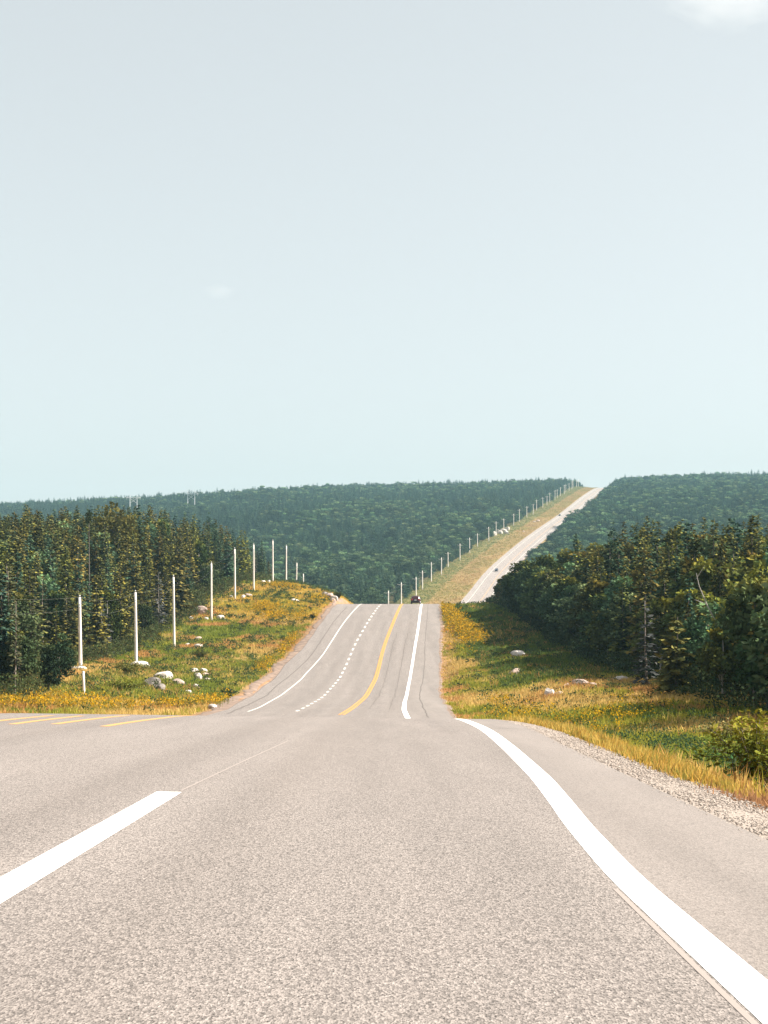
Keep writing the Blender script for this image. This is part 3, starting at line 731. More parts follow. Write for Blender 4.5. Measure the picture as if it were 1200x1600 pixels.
for X, Y, d in right:
    x = px(X, Y); u = rng.random()
    broadp = .8 if x < 960 else .4 if x < 1030 else .7
    if Y > 240 and x < 870: broadp = 1
    kind = 'broad' if u < broadp else 'spruce'
    if kind == 'spruce' and d < 3 and rng.random() < .12: kind = 'dead'
    h = rng.normal(11.6, 1.2) + (1.0 if d > 8 else 0) + (rng.uniform(0, 2.4) if kind == 'spruce' else 0)
    if Y < 130: h = rng.normal(9.0, .9)
    elif Y < 275: h += 1.2
    if kind == 'broad': h *= .82
    if kind == 'dead': h *= .7
    if Y > 268: h *= np.interp(Y, [268, 300, 345], [1.0, .72, .5])
    if d < 3.5: h *= rng.uniform(.72, 1.0)
    h = float(np.clip(h, 2.5, 15.5))
    if d > 15 and Y > 110: wood_pts.append((X, Y, h, kind)); continue
    size = 'very tall' if h > 12 else 'tall' if h > 10.5 else 'low' if h < 6.5 else 'lowish' if h < 8.5 else 'middling'
    what = {'spruce': 'dark spruce', 'dead': 'grey dead spruce', 'broad': 'leafy tree'}[kind]
    where = depth_word(d).replace('wood', 'shaded wood') + ' ' + right_word(x)
    assert len(f'{size} {what} {where}'.split()) <= 16
    TREES.append((kind, X, Y, h, f'{size} {what} {where}', f'{size} {what}s {where}'))
_same = {}
for t in TREES: _same.setdefault(t[4], []).append(t)
_lab = {}
for lb, ts in _same.items():                                    # name those that read alike by their place among their likes
    ts = sorted(ts, key=lambda t: px(t[1], t[2]))
    w = {2: ['left', 'right'], 3: ['leftmost', 'middle', 'rightmost'], 4: ['leftmost', 'second', 'third', 'rightmost'], 5: ['leftmost', 'second', 'third', 'fourth', 'rightmost']}.get(len(ts))
    if 5 < len(ts) < 10 and len(lb.split()) < 14: w = ['leftmost'] + [f'{q} from left,' for q in ORD[1:len(ts)-1]] + ['rightmost']
    for i, t in enumerate(ts): _lab[id(t)] = f'{w[i]} {lb}' if w and len(lb.split()) < 16 else lb
TREES = [t[:4] + (_lab[id(t)], t[5]) for t in TREES]
for k, X, Y, h, lab, grp in TREES: tree(k, X, Y, h, lab, grp, wide=float(R.uniform(.85, 1.2))*((.95 if k == 'spruce' else 1.2) if X > 0 else 1.0))
# trees with a look of their own
tree('golden', -51, 292, 17.5, 'broad rounded golden green tree standing above the spruce tops', var=0, wide=1.1)
tree('golden', -48, 294, 13.0, 'smaller golden green tree just beside the broad rounded one', var=0, wide=.85)
tree('tuft', -49.5, 258, 16.8, 'thin snag with a dark tuft at its tip above the spruces', var=0)
tree('broad', -37.0, 205, 9.0, 'pale stemmed leafy tree with yellow green crown amid dark spruces', var=3, wide=.9)
tree('dead', 21.5, 126, 7.6, 'tall grey dead spruce with drooping twigs at the edge of shade', var=0, wide=1.15)
tree('young', 20.3, 107, 6.0, 'young bushy spruce lit by the sun in front of the dark wood', var=1)
tree('young', 22.0, 296, 2.6, 'little dark bush of a spruce at the far tip of the wood', var=0, wide=1.4)
for x, y, h, w, lab in ((22.2, 88, 7.6, 1.0, 'rounded bright yellow green tree nearest the right margin of the picture'), (25.0, 103, 9.6, 1.0, 'rounded bright yellow green tree beyond the leaning birch stem'), (20.6, 76, 6.2, .95, 'low rounded yellow green tree above the bright roadside bush')):
    tree('golden', x, y, h, lab, var=0, wide=w)
for x, y, h, w, lab in ((29.0, 172, 15.5, .72, 'slender dark spire rising behind the grey dead spruce'), (31.5, 170, 14.8, .7, 'slender dark spire just past the grey dead spruce'), (33.6, 176, 15.6, .75, 'tallest slender spire behind the young bushy spruce'), (30.5, 139, 12.9, .7, 'slender spire between the young spruce and the leaning birch'), (36.5, 165, 15.0, .75, 'slender spire over the rounded yellow green trees')):
    tree('spruce', x, y, h, lab, 'slender spires over the shaded wood', var=5, wide=w)
tree('tuft', 29.5, 146, 12.6, 'slender dark spruce with a club shaped top over the yellow trees', var=0, wide=1.2)
tree('tuft', 33.5, 152, 12.0, 'thinner club topped spruce beside the slender dark one', var=0, wide=1.0, rz=2.1)
tree('broad', 22.3, 100.5, 5.6, 'low dark leafy tree hiding the foot of the leaning birch stem', var=2)
tree('broad', 23.2, 102.5, 6.0, 'dark leafy tree beside the low one under the leaning birch stem', var=4)
for i, (x, y, h, v, lab) in enumerate(((-28.2, 119, 5.6, 0, 'low leafy tree at the very edge of the picture above the goldenrod'), (-27.0, 124, 4.2, 2, 'small leafy tree just past the lowest one above the goldenrod'),
        (-29.5, 140, 5.0, 4, 'small bluish green leafy tree well below the first near pole'), (-31.0, 148, 4.4, 3, 'small golden leafy tree close below the first near pole'))):
    tree('broad', x, y, h, lab, var=v)
# the leaning white birch stem
def birch_stem():
    m = MB(); m.tube(np.array([(0, 0, -.2), (-.5, 0, 2.2), (-1.2, -.1, 4.4), (-2.2, -.2, 6.3), (-2.7, -.2, 7.5), (-2.9, -.2, 8.4)]), [.07, .065, .055, .045, .03, .012], 6)
    for a, b in (((-1.3, -.1, 4.6), (-.6, -.5, 5.6)), ((-2.2, -.2, 6.3), (-3.1, -.6, 6.6)), ((-2.9, -.2, 8.0), (-2.4, -.5, 8.9))): m.tube(np.array([a, b]), [.025, .008], 4, False)
    o = m.build('birch_stem', M_BIRCH, None, True, (24.0, 104, float(land_z(24, 104))))
    return tag(o, 'leaning bare white birch stem against the dark trees', 'dead tree')
birch_stem()

# ------------------------------------------------------------------ woods that read as one mass
def instancer(name, label, P, rot, scl, kind, sources, tilt=None):
    """points that each carry one crown of a tree of the scene"""
    me = bpy.data.meshes.new(name); me.vertices.add(len(P)); me.vertices.foreach_set('co', np.asarray(P, np.float32).ravel())
    for nm, arr, ty in (('turn', rot, 'FLOAT'), ('size', scl, 'FLOAT_VECTOR'), ('sort', kind, 'INT')):
        a = me.attributes.new(nm, ty, 'POINT'); a.data.foreach_set('vector' if ty == 'FLOAT_VECTOR' else 'value', np.asarray(arr, np.int32 if ty == 'INT' else np.float32).ravel())
    o = link(name, me)
    ng = bpy.data.node_groups.new(name, 'GeometryNodeTree')
    ng.interface.new_socket('Geometry', in_out='INPUT', socket_type='NodeSocketGeometry'); ng.interface.new_socket('Geometry', in_out='OUTPUT', socket_type='NodeSocketGeometry')
    gi = ng.nodes.new('NodeGroupInput'); go = ng.nodes.new('NodeGroupOutput'); jn = ng.nodes.new('GeometryNodeJoinGeometry')
    def attr(nm, ty):
        a = ng.nodes.new('GeometryNodeInputNamedAttribute'); a.data_type = ty; a.inputs[0].default_value = nm
        return [s for s in a.outputs if s.enabled and s.name == 'Attribute'][0]
    at, az, ak = attr('turn', 'FLOAT'), attr('size', 'FLOAT_VECTOR'), attr('sort', 'INT')
    cx = ng.nodes.new('ShaderNodeCombineXYZ'); ng.links.new(at, cx.inputs[2])
    for k, src in enumerate(sources):
        oi = ng.nodes.new('GeometryNodeObjectInfo'); oi.transform_space = 'ORIGINAL'; oi.inputs['Object'].default_value = src
        oi.inputs['As Instance'].default_value = True
        cp = ng.nodes.new('FunctionNodeCompare'); cp.data_type = 'INT'; cp.operation = 'EQUAL'
        ia, ib = [s for s in cp.inputs if s.enabled and s.type == 'INT'][:2]
        ng.links.new(ak, ia); ib.default_value = k
        ip = ng.nodes.new('GeometryNodeInstanceOnPoints')
        ng.links.new(gi.outputs[0], ip.inputs['Points']); ng.links.new(cp.outputs[0], ip.inputs['Selection'])
        ng.links.new(oi.outputs['Geometry'], ip.inputs['Instance']); ng.links.new(cx.outputs[0], ip.inputs['Rotation']); ng.links.new(az, ip.inputs['Scale'])
        ng.links.new(ip.outputs[0], jn.inputs[0])
    ng.links.new(jn.outputs[0], go.inputs[0])
    md = o.modifiers.new('crowns', 'NODES'); md.node_group = ng
    return tag(o, label, kind='stuff')
SRC = [('spruce', k) for k in range(6)] + [('broad', k) for k in range(5)]
for s in SRC:
    if s not in CROWNS: raise RuntimeError('no tree of %s %d' % s)
FARSRC = [('spruce', 1), ('spruce', 2), ('spruce', 4), ('spruce', 1), ('spruce', 2), ('spruce', 4), ('broad', 2), ('broad', 4), ('broad', 2), ('broad', 4), ('broad', 2)]  # bluish variants only: distance haze put into the crown colour
SRC_H = [PROTO[k][i][2] for k, i in SRC]
SRC_O = [CROWNS[s] for s in SRC]
def forest(name, label, X, Y, H, is_broad, g, fat=1.0, src=SRC):
    Z = land_z(X, Y) - .2
    sort = np.where(is_broad, 6 + g.choice(5, len(X), p=[.26, .26, .1, .26, .12]), g.choice(6, len(X), p=[.24, .09, .09, .26, .08, .24]))
    s = H/np.array([PROTO[a][b][2] for a, b in src])[sort]; w = g.uniform(.85, 1.25, len(X))*fat*np.where(is_broad & (fat > 1), 1.3, 1)
    return instancer(name, label, np.stack([X, Y, Z], 1), g.uniform(0, 6.28, len(X)), np.stack([s*w, s*w, s], 1), sort, [CROWNS[a] for a in src])
g = np.random.default_rng(77)
wp = wood_pts
def jitter_grid(x0, x1, y0, y1, sp):
    nx, ny = int((x1-x0)/sp), int((y1-y0)/sp)
    a, b = np.meshgrid(np.arange(nx), np.arange(ny))
    return x0 + (a.ravel()+g.uniform(0, 1, a.size))*sp, y0 + (b.ravel()+g.uniform(0, 1, a.size))*sp
# inner rows of the near woods, also beyond the picture's edges
X, Y = jitter_grid(-190, 190, 40, 560, 3.4)
dl = ELW(Y) - X; dr = X - ERW(Y)
inframe = np.abs(px(X, Y)-600) < 640
keep = ((dl > np.where(inframe, 17, 3)) & (Y > 105) & (X > -.3*Y-45)) | ((dr > np.where(inframe, np.where(Y < 110, 6, 15), 3)) & (X < .3*Y+45) & (Y > 55) & (Y < 430))
X, Y = X[keep], Y[keep]
H = np.clip(g.normal(11.3, 1.3, len(X)), 7, 15); H = np.where((X > 0) & (Y > 262), H*np.interp(Y, [262, 300, 430], [1, .75, .6]), H); H = np.where((X < 0) & (Y > 380), H*.85, H)
H = np.where((X > 0) & (Y < 130), H*.85, H)
br = (vnoise(X*.06, Y*.04, 9) > .62) | ((X > 0) & (g.random(len(X)) < .45))
H = np.where(br, H*.85, H)
X = np.concatenate([X, [p[0] for p in wp]]); Y = np.concatenate([Y, [p[1] for p in wp]]); H = np.concatenate([H, [p[2] for p in wp]]); br = np.concatenate([br, [p[3] == 'broad' for p in wp]])
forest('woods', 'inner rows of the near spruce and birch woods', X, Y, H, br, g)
# the wooded hill beyond
X, Y = jitter_grid(-900, 900, 470, 2650, 7.6)
dl = edge_l(Y) - X; dr = X - edge_r(Y)
TOWERS = [(-292, 1790), (-226, 1800)]
keep = (np.abs(X) < .27*Y+90) & ((dl > 30 + 7*(fbm(X*.05, Y*.02, 3)-.5)) | (dr > 6.5)) & (Y > np.where(X < 0, 560, 430))
keep &= ~((dr > 0) & (Y < 520) & (dr < 30))
for tx, ty in TOWERS: keep &= ~((np.abs(X-tx) < 15) & (Y > ty-170) & (Y < ty+12))
X, Y, dl, dr = X[keep], Y[keep], dl[keep], dr[keep]
n = fbm(X*.008, Y*.004, 4); top = sstep(1300, 2000, Y)
br = (n + g.normal(0, .13, len(X)) > .47 + .16*top)
H = np.clip(g.normal(10.5, 2.6, len(X)), 5, 17)*(.7+.6*fbm(X*.02, Y*.012, 8)); H = np.where(br, H*.9, H)
H = np.where((dr > 0) & (dr < 14), H*np.interp(dr, [6, 14], [.45, 1]), H)
H = np.where((dl > 0) & (dl < 36), H*.8, H)
forest('hill_forest', 'blue green forest covering the long hill beyond', X, Y, H, br, g, 1.45, FARSRC)

# ------------------------------------------------------------------ grasses, flowers and weeds of the verges
def blades(name, label, X, Y, h, col, nb, rng, wid, spread=.16, lean=.5):
    n = len(X); Z = land_z(X, Y) - .03
    P = np.repeat(np.stack([X, Y, Z], 1), nb, 0); m = n*nb
    P[:, :2] += rng.normal(0, 1, (m, 2))*np.repeat(spread*np.ones(n), nb)[:, None]
    a = rng.uniform(0, 6.28, m); d = np.stack([np.cos(a), np.sin(a), 0*a], 1)
    hh = np.repeat(h, nb)*rng.uniform(.5, 1.15, m); w = np.repeat(wid*np.ones(n), nb)*rng.uniform(.7, 1.3, m)
    b = rng.uniform(0, 6.28, m); sd = np.stack([np.cos(b), np.sin(b), 0*b], 1)
    tip = P + d*(hh*lean*rng.uniform(.2, 1, m))[:, None] + np.array([0, 0, 1])*hh[:, None]
    mid = P + d*(hh*lean*.2)[:, None] + np.array([0, 0, .55])*hh[:, None]
    V = np.stack([P - sd*w[:, None]/2, P + sd*w[:, None]/2, mid + sd*w[:, None]*.4, tip, mid - sd*w[:, None]*.4], 1).reshape(-1, 3)
    i = np.arange(m)[:, None]*5
    c = np.repeat(col, nb, 0)*(1+rng.normal(0, .16, (m, 1)))
    me = mesh(name, V, [i + np.array([[0, 1, 2, 4]]), i + np.array([[4, 2, 3]])], M_GRASS, np.repeat(np.clip(c, .01, 1), 5, 0))
    return tag(link(name, me), label, kind='stuff')
def verge_color(X, Y, rng):
    o = np.maximum(edge_l(Y)-X, X-edge_r(Y)); n = len(X)
    f = fbm(X*.11, Y*.06, 2) + rng.normal(0, .05, n); f2 = fbm(X*.3+9, Y*.16, 6) + rng.normal(0, .05, n)
    green = np.array([.14, .165, .026]); olive = np.array([.25, .225, .036]); straw = np.array([.42, .29, .10]); rust = np.array([.36, .20, .07])
    c = np.where((f < .43)[:, None], green, np.where((f < .55)[:, None], olive, straw))
    c = np.where((f2 > .62)[:, None], rust, c)
    # ochre cap of the hump and bright turf low on its slope
    hump = sstep(235, 300, Y)*(X < 0)*sstep(26, 16, o)*(rng.random(n) < .7)
    c = np.where((hump > .4)[:, None], np.where((rng.random(n) < .5)[:, None], np.array([.46, .29, .05]), np.array([.34, .26, .055])), c)
    shade_green = (X > 12) & (Y > 150) & (Y < 300) & (rng.random(n) < .75)  # shade of the wood painted into the grass as a darker green
    c = np.where(shade_green[:, None], np.array([.085, .12, .03]), c)
    turf = (X < -12) & (Y < 215) & (Y > 120) & (rng.random(n) < .55) & (o < 17)
    c = np.where(turf[:, None], np.array([.15, .17, .03]), c)
    return c
g = np.random.default_rng(33)
def verge_points(n, y0, y1, side, o0, o1, g, p=1.0):
    Y = y0 + (y1-y0)*g.random(n)**p; o = o0 + (o1-o0)*g.random(n)
    return (edge_r(Y)+o if side > 0 else edge_l(Y)-o), Y, o
# right verge close by
X, Y, o = verge_points(9500, 10, 62, 1, .75, 15, g, 1.2)
c = verge_color(X, Y, g); rim = (o < 1.9)
c = np.where(rim[:, None], np.where((Y < 17.5)[:, None], np.array([.28, .15, .075]), np.array([.36, .25, .065])), c)
h = np.where(rim, .11+.004*Y, .34)*g.uniform(.6, 1.3, len(X))
blades('grass', 'dry golden and green grass beyond the gravel shoulder', X, Y, h, c, 9, g, .012+.0004*Y, .10)
X = edge_r(Y := 11 + 34*g.random(3600)**1.3) + .80 + .55*g.random(3600)**1.4
fn = fbm(X*1.1, Y*.5, 9); rc = g.random(len(X))[:, None]; c = np.where((Y < 17.6)[:, None], np.array([.28, .15, .08]), np.where(rc < .4, np.array([.42, .27, .06]), np.where(rc < .7, np.array([.33, .20, .055]), np.array([.20, .19, .045])))); hh = np.where(Y < 18.5, .08, .08 + .20*fn)*g.uniform(.4, 1.4, len(X))
kp = fn + g.normal(0, .1, len(X)) > .40; X, Y, c, hh = X[kp], Y[kp], c[kp], hh[kp]
blades('grass', 'fringe of straw coloured grass along the gravel', X, Y, hh, c, 8, g, .012+.0003*Y, .06)
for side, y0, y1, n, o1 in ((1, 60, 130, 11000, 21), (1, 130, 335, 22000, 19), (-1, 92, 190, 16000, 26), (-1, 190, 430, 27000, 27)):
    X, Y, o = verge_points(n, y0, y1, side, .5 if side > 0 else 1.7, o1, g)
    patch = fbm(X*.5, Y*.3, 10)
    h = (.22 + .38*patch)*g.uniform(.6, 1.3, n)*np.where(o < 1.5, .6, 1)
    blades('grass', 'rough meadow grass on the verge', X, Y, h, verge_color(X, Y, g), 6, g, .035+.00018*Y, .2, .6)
# distant clearing beside the climbing road
Y = 640 + 1680*g.random(16000); o = 1 + 31*g.random(16000); X = edge_l(Y) - o
f = fbm(X*.06, Y*.02, 2) + g.normal(0, .06, len(X))
c = np.where((f > .5)[:, None], np.array([.30, .20, .09]), np.array([.22, .18, .06])); c = np.where((o > 17)[:, None] & (g.random((len(X), 1)) < .8), np.array([.12, .14, .045]), c)
blades('grass', 'tawny grass of the clearing beside the distant road', X, Y, .5+.4*g.random(len(X)), c, 5, g, .22, .6, .8)
Y = 1300 + 1050*g.random(2500); X = edge_r(Y) + .6 + 6*g.random(2500)
blades('grass', 'low scrub beside the distant road', X, Y, .6+.4*g.random(2500), np.broadcast_to(np.array([.20, .15, .06]), (2500, 3)), 5, g, .22, .6, .8)
# goldenrod
def flowers(name, label, patches, g, size=.10):
    Xs, Ys = [], []
    for cx, cy, rx, ry, n in patches:
        a = g.normal(0, .5, (n, 2)); Xs.append(cx + rx*a[:, 0]); Ys.append(cy + ry*a[:, 1])
    X = np.concatenate(Xs); Y = np.concatenate(Ys)
    ok = (np.maximum(edge_l(Y)-X, X-edge_r(Y)) > .5); X, Y = X[ok], Y[ok]
    n = len(X); Z = land_z(X, Y); h = g.uniform(.4, .85, n); nb = 9; m = n*nb
    t = g.random((n, nb, 1))
    P = np.stack([X, Y, Z + h], 1)[:, None] + g.normal(0, 1, (n, nb, 3))*np.array([.13, .13, .09])
    P = P.reshape(-1, 3); s = np.repeat(size*(.7+Y/220), nb)*g.uniform(.6, 1.4, m)
    dv = g.normal(0, 1, (m, 3)) + np.array([0, 0, .8])
    V, Q = kites(P, dv, g.normal(0, 1, (m, 3)), s, s*.6)
    c = np.where(np.repeat(g.random(n) < .45, nb)[:, None], np.array([.62, .35, .012]), np.array([.44, .27, .03]))*(1+g.normal(0, .16, (m, 1))); gr = g.random(m) < .34; c[gr] = np.array([.16, .16, .03])
    # stems
    a = g.uniform(0, 6.28, n); sd = np.stack([np.cos(a), np.sin(a), 0*a], 1)*.02
    B = np.stack([X, Y, Z-.05], 1); T = np.stack([X, Y, Z+h], 1)
    V2 = np.stack([B-sd, B+sd, T], 1).reshape(-1, 3)
    VV = np.concatenate([V, V2]); c2 = np.broadcast_to(np.array([.13, .14, .03]), (len(V2), 3))
    me = mesh(name, VV, [Q, np.arange(3*n).reshape(-1, 3) + len(V)], M_FLOW, np.concatenate([np.repeat(np.clip(c, .01, 1), 4, 0), c2]))
    return tag(link(name, me), label, kind='stuff')
flowers('goldenrod', 'bright yellow goldenrod at the brow beside the far lane', [(12.2, 250, 2.0, 26, 760), (11.5, 275, 1.6, 14, 300), (13.6, 236, 2.0, 12, 350)], g, .13)
flowers('goldenrod', 'yellow goldenrod patches on the hump by the poles', [(-21.5, 280, 3.2, 8, 260), (-19, 268, 2, 6, 110), (-22, 340, 5, 8, 160), (-14.5, 268, 2.5, 12, 90), (-14.0, 225, 1.0, 24, 130), (-15.2, 196, 1.0, 12, 80), (-13, 310, 2, 14, 60)], g, .12)
flowers('goldenrod', 'band of goldenrod right behind the crest of the road', [(-27, 105, 6, 4, 230), (-23, 107, 3, 3, 110), (-19.5, 107, 3, 3, 120), (-15.5, 112, 3, 5, 90), (-24, 113, 6, 5, 160), (-13.2, 118, 2, 10, 120)], g, .11)
flowers('goldenrod', 'scattered goldenrod on the verge near the gravel', [(8, 88, 2.2, 12, 130), (11, 78, 2.5, 6, 90), (7, 60, 2, 8, 40), (14, 88, 3, 6, 60), (9, 118, 1.2, 8, 50)], g, .09)
# leafy weeds in clumps
def weeds(name, label, X, Y, g, r, h, base, nl, leaf, mat=None):
    n = len(X); m = n*nl; Z = land_z(X, Y)
    P = np.stack([X, Y, Z], 1)[:, None] + np.stack([g.normal(0, .5, (n, nl))*r[:, None], g.normal(0, .5, (n, nl))*r[:, None], h[:, None]*g.random((n, nl))**.7], -1)
    P = P.reshape(-1, 3); L = leaf*np.repeat(.8+Y/150, nl)*g.uniform(.6, 1.4, m)
    d = g.normal(0, 1, (m, 3)) + np.array([0, 0, .5])
    V, Q = kites(P, d, g.normal(0, 1, (m, 3)), L, L*.5)
    c = tint_of(g, m, base, .25, .12)
    return tag(link(name, mesh(name, V, Q, mat or M_GRASS, np.repeat(c, 4, 0))), label, kind='stuff')
X, Y, o = verge_points(420, 17, 75, 1, 2.2, 16, g, 1.1)
weeds('undergrowth', 'dark leafy weeds in the ditch beyond the gravel', X, Y, g, g.uniform(.3, .7, 420), g.uniform(.3, .65, 420), (.04, .07, .032), 46, .075)
X, Y, o = verge_points(420, 75, 330, 1, 2, 22, g)
weeds('undergrowth', 'low dark scrub on the shaded verge', X, Y, g, g.uniform(.4, 1.1, 420), g.uniform(.3, .8, 420), (.05, .07, .028), 40, .12)
X, Y, o = verge_points(950, 100, 420, -1, 2.2, 28, g)
weeds('undergrowth', 'low green scrub on the sunny verge by the poles', X, Y, g, g.uniform(.3, 1.2, 950), g.uniform(.25, .85, 950), (.055, .075, .028), 40, .12)
X = ELW(Y := 108 + 330*g.random(420)) + g.uniform(-3, 2.2, 420)
weeds('undergrowth', 'bushy fringe at the foot of the sunny wood', X, Y, g, g.uniform(.7, 1.5, 420), g.uniform(.8, 2.4, 420), (.06, .07, .028), 80, .16)
X = ERW(Y := 66 + 260*g.random(330)) + g.uniform(-2, 2.5, 330)
weeds('undergrowth', 'bushy fringe at the foot of the shaded wood', X, Y, g, g.uniform(.6, 1.4, 330), g.uniform(.8, 2.2, 330), (.04, .056, .026), 80, .15)
# bushes that stand out
def bush(X, Y, r, h, label, base, tip, n=900, leaf=.07, seed=1, group=None):
    g = np.random.default_rng(seed); o = empty('bush', (X, Y, float(land_z(X, Y))))
    m = MB(); tips = []
    for k in range(26):
        a = g.uniform(0, 6.28); q = r*g.random()**.6
        p = np.array([(0, 0, -.05), (q*.4*math.cos(a), q*.4*math.sin(a), h*.5), (q*math.cos(a), q*math.sin(a), h*g.uniform(.75, 1.05)*(1-.35*(q/r)**2))])
        p[0, :2] = p[2, :2]*.3; m.tube(p, [.012, .009, .004], 4, False); tips.append(p)
    m.build('stems', M_BARK, o)
    tips = np.array(tips); k = g.integers(0, 26, n); t = g.uniform(.25, 1.05, n)[:, None]
    P = np.where(t < .5, tips[k, 0]*(1-2*t)+tips[k, 1]*2*t, tips[k, 1]*(2-2*t)+tips[k, 2]*(2*t-1)) + g.normal(0, .05, (n, 3))
    d = g.normal(0, 1, (n, 3))*np.array([1, 1, .5]) + np.array([0, 0, .25]); L = leaf*g.uniform(.7, 1.4, n)
    V, Q = kites(P, d, g.normal(0, 1, (n, 3))*np.array([1, 1, .3]), L, L*.42, .2)
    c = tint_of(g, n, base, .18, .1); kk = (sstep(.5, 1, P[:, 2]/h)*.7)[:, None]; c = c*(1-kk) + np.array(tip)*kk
    link('leaves', mesh('leaves', V, Q, M_LEAF, np.repeat(c, 4, 0)), o)
    return tag(o, label, 'bush', group)
bush(5.45, 22.4, 1.0, 1.2, 'bright yellow green leafy bush beside the gravel', (.12, .165, .03), (.33, .345, .04), 2300, .10, 1)
bush(6.6, 26.5, 1.1, 1.1, 'darker leafy bush just behind the bright one', (.075, .11, .025), (.2, .2, .035), 1500, .09, 2)
bush(8.2, 32, 1.1, .8, 'low blue green bush in the ditch past the leafy ones', (.05, .085, .035), (.09, .13, .045), 1200, .10, 3)
bush(12.0, 54, 1.0, 1.0, 'pale tufted bush amid the golden grass of the verge', (.2, .19, .06), (.36, .31, .12), 900, .13, 4)
bush(-13.8, 136, .8, 1.0, 'dark round bush beside the reddish dirt shoulder', (.035, .05, .025), (.05, .07, .03), 700, .2, 5)
bush(-12.2, 262, .7, 1.1, 'dark little bush on the verge close to the hump', (.04, .045, .02), (.06, .06, .02), 500, .22, 6)
bush(-24.5, 205, 1.4, 1.3, 'rounded green bush on the slope below the third pole', (.07, .09, .025), (.13, .14, .03), 900, .22, 7)
bush(-26.5, 160, 2.0, 1.5, 'wide olive bush beside the foot of the first pole', (.11, .11, .03), (.2, .17, .04), 1300, .22, 8)
bush(-22.5, 134, 2.2, 1.3, 'wide yellow green bush by the short white post', (.15, .15, .03), (.28, .24, .04), 1500, .2, 9)
bush(-9.6, 322, 1.2, 1.5, 'dark bush at the brow beside the rock cut', (.045, .06, .022), (.08, .09, .03), 700, .25, 10)

# ------------------------------------------------------------------ rocks along the verges
pile = 'pale boulders of the heap on the slope'
boulder('pale', -22.3, 179.9, 1.25, 'upper pale boulder of the heap on the slope', pile)
boulder('pale', -21.6, 183.0, 1.0, 'small pale boulder at the top of the heap', pile, 1.1)
boulder('pale', -19.7, 164.0, 1.15, 'largest white boulder at the foot of the heap', pile, 1.1)
boulder('pale', -18.8, 163.8, .7, 'small white boulder beside the largest of the heap', pile)
boulder('pale', -20.6, 169.5, .95, 'white boulder in the middle of the heap', pile)
boulder('pink', -20.1, 173.0, .9, 'pinkish boulder behind the middle of the heap', pile)
boulder('pale', -18.6, 152.7, .8, 'white boulder lying in turf below the heap')
boulder('slab', -29.0, 182.4, 2.6, 'flat pale ledge under the second utility pole', h=1.3)
boulder('slab', -28.4, 180.5, 1.9, 'lower flat slab beneath the ledge of the second pole', h=1.2)
boulder('slab', -32.6, 163.2, 2.2, 'flat mossy ledge under the first utility pole', h=1.0)
boulder('grey', -22.1, 147.0, 1.9, 'grey outcrop low on the slope', h=1.1)
boulder('grey', -21.0, 144.3, 1.4, 'smaller grey outcrop beside the larger one')
boulder('pink', -20.6, 154.5, 1.3, 'pinkish ledge above the grey outcrop')
boulder('slab', -22.8, 158.5, 2.4, 'flat pinkish slab in turf above the grey outcrop', h=1.6)
boulder('pale', -18.2, 143.5, .75, 'pale stone close to the grey outcrop')
boulder('slab', -12.4, 111.0, .9, 'flat pale stone by the dirt shoulder near the crest', h=1.6)
boulder('pale', -28.3, 265.9, 1.3, 'square white boulder beside the fourth utility pole')
boulder('pale', -27.4, 263.2, .7, 'small white stone next to the square white boulder')
boulder('pale', -33.2, 264.0, .9, 'pale stone furthest toward the wood from the fourth pole')
boulder('pale', -31.6, 262.6, 1.0, 'low pale stone short of the fourth utility pole')
boulder('pale', -30.6, 264.6, .95, 'pale stone touching the foot of the fourth pole')
boulder('pink', -32.4, 272.0, 2.4, 'brown pink outcrop behind the fourth utility pole', h=1.2)
boulder('pale', -27.4, 299.2, 1.4, 'pale boulder beside the fifth utility pole')
boulder('pink', -27.0, 305, 1.5, 'pinkish boulder beyond the fifth utility pole')
boulder('pale', -29.8, 300, 1.0, 'small pale rock behind the fifth utility pole')
boulder('pale', -27.3, 348, 1.2, 'pale rock on the skyline short of the seventh pole')
boulder('pale', -26.3, 350, 1.3, 'pale rock on the skyline touching the seventh pole')
boulder('pale', -24.3, 372, .9, 'small pale rock on the skyline past the seventh pole')
boulder('slab', -17.4, 300, 2.2, 'flat light slab lying on the ochre top of the hump', h=1.3)
boulder('pink', -28.5, 236, 1.2, 'pinkish stone below the fourth utility pole')
boulder('slab', -27.0, 224, 1.6, 'flat stone on the slope past the third pole', h=1.4)
boulder('pale', -29.0, 227.0, .9, 'rounded pale stone uphill of the third pole')
for i, (x, y, w, k, lab) in enumerate(((-11.9, 322, 2.0, 'pink', 'topmost block of the rock cut at the brow'), (-11.0, 317, 2.2, 'pink', 'largest pinkish block of the rock cut'), (-10.3, 312, 1.7, 'pale', 'pale block low in the rock cut'),
                                   (-10.2, 306, 1.4, 'pink', 'lowest pinkish block of the rock cut by the pavement'), (-12.8, 328, 1.8, 'grey', 'grey block at the back of the rock cut'))):
    boulder(k, x, y, w, lab, 'blocks of the rock cut', 1.1)
boulder('pale', 13.0, 120.2, 1.15, 'white angular boulder in olive grass near the shade', h=1.1)
boulder('pale', 13.6, 119.5, .6, 'small grey white stone beside the angular boulder')
boulder('slab', 17.0, 194.8, 2.4, 'long flat pinkish rock at the border of the shade', h=1.5)
boulder('pink', 14.4, 168.3, 1.5, 'pinkish rock in mid verge')
boulder('pink', 16.7, 131.4, 1.7, 'reddish rock in the bare patch at the foot of the wood', h=.7)
boulder('pink', 15.6, 130.8, .8, 'small pink stone before the reddish rock')
boulder('pink', 17.6, 130.6, 1.1, 'pink stone behind the reddish rock', h=.7)
boulder('slab', 21.5, 140, 2.0, 'flat stone beneath the grey dead spruce', h=1.1)
boulder('pink', 8.7, 52, .5, 'pink stone in the ditch weeds')
boulder('pink', 8.0, 50, .4, 'second smaller pink stone in the ditch weeds')
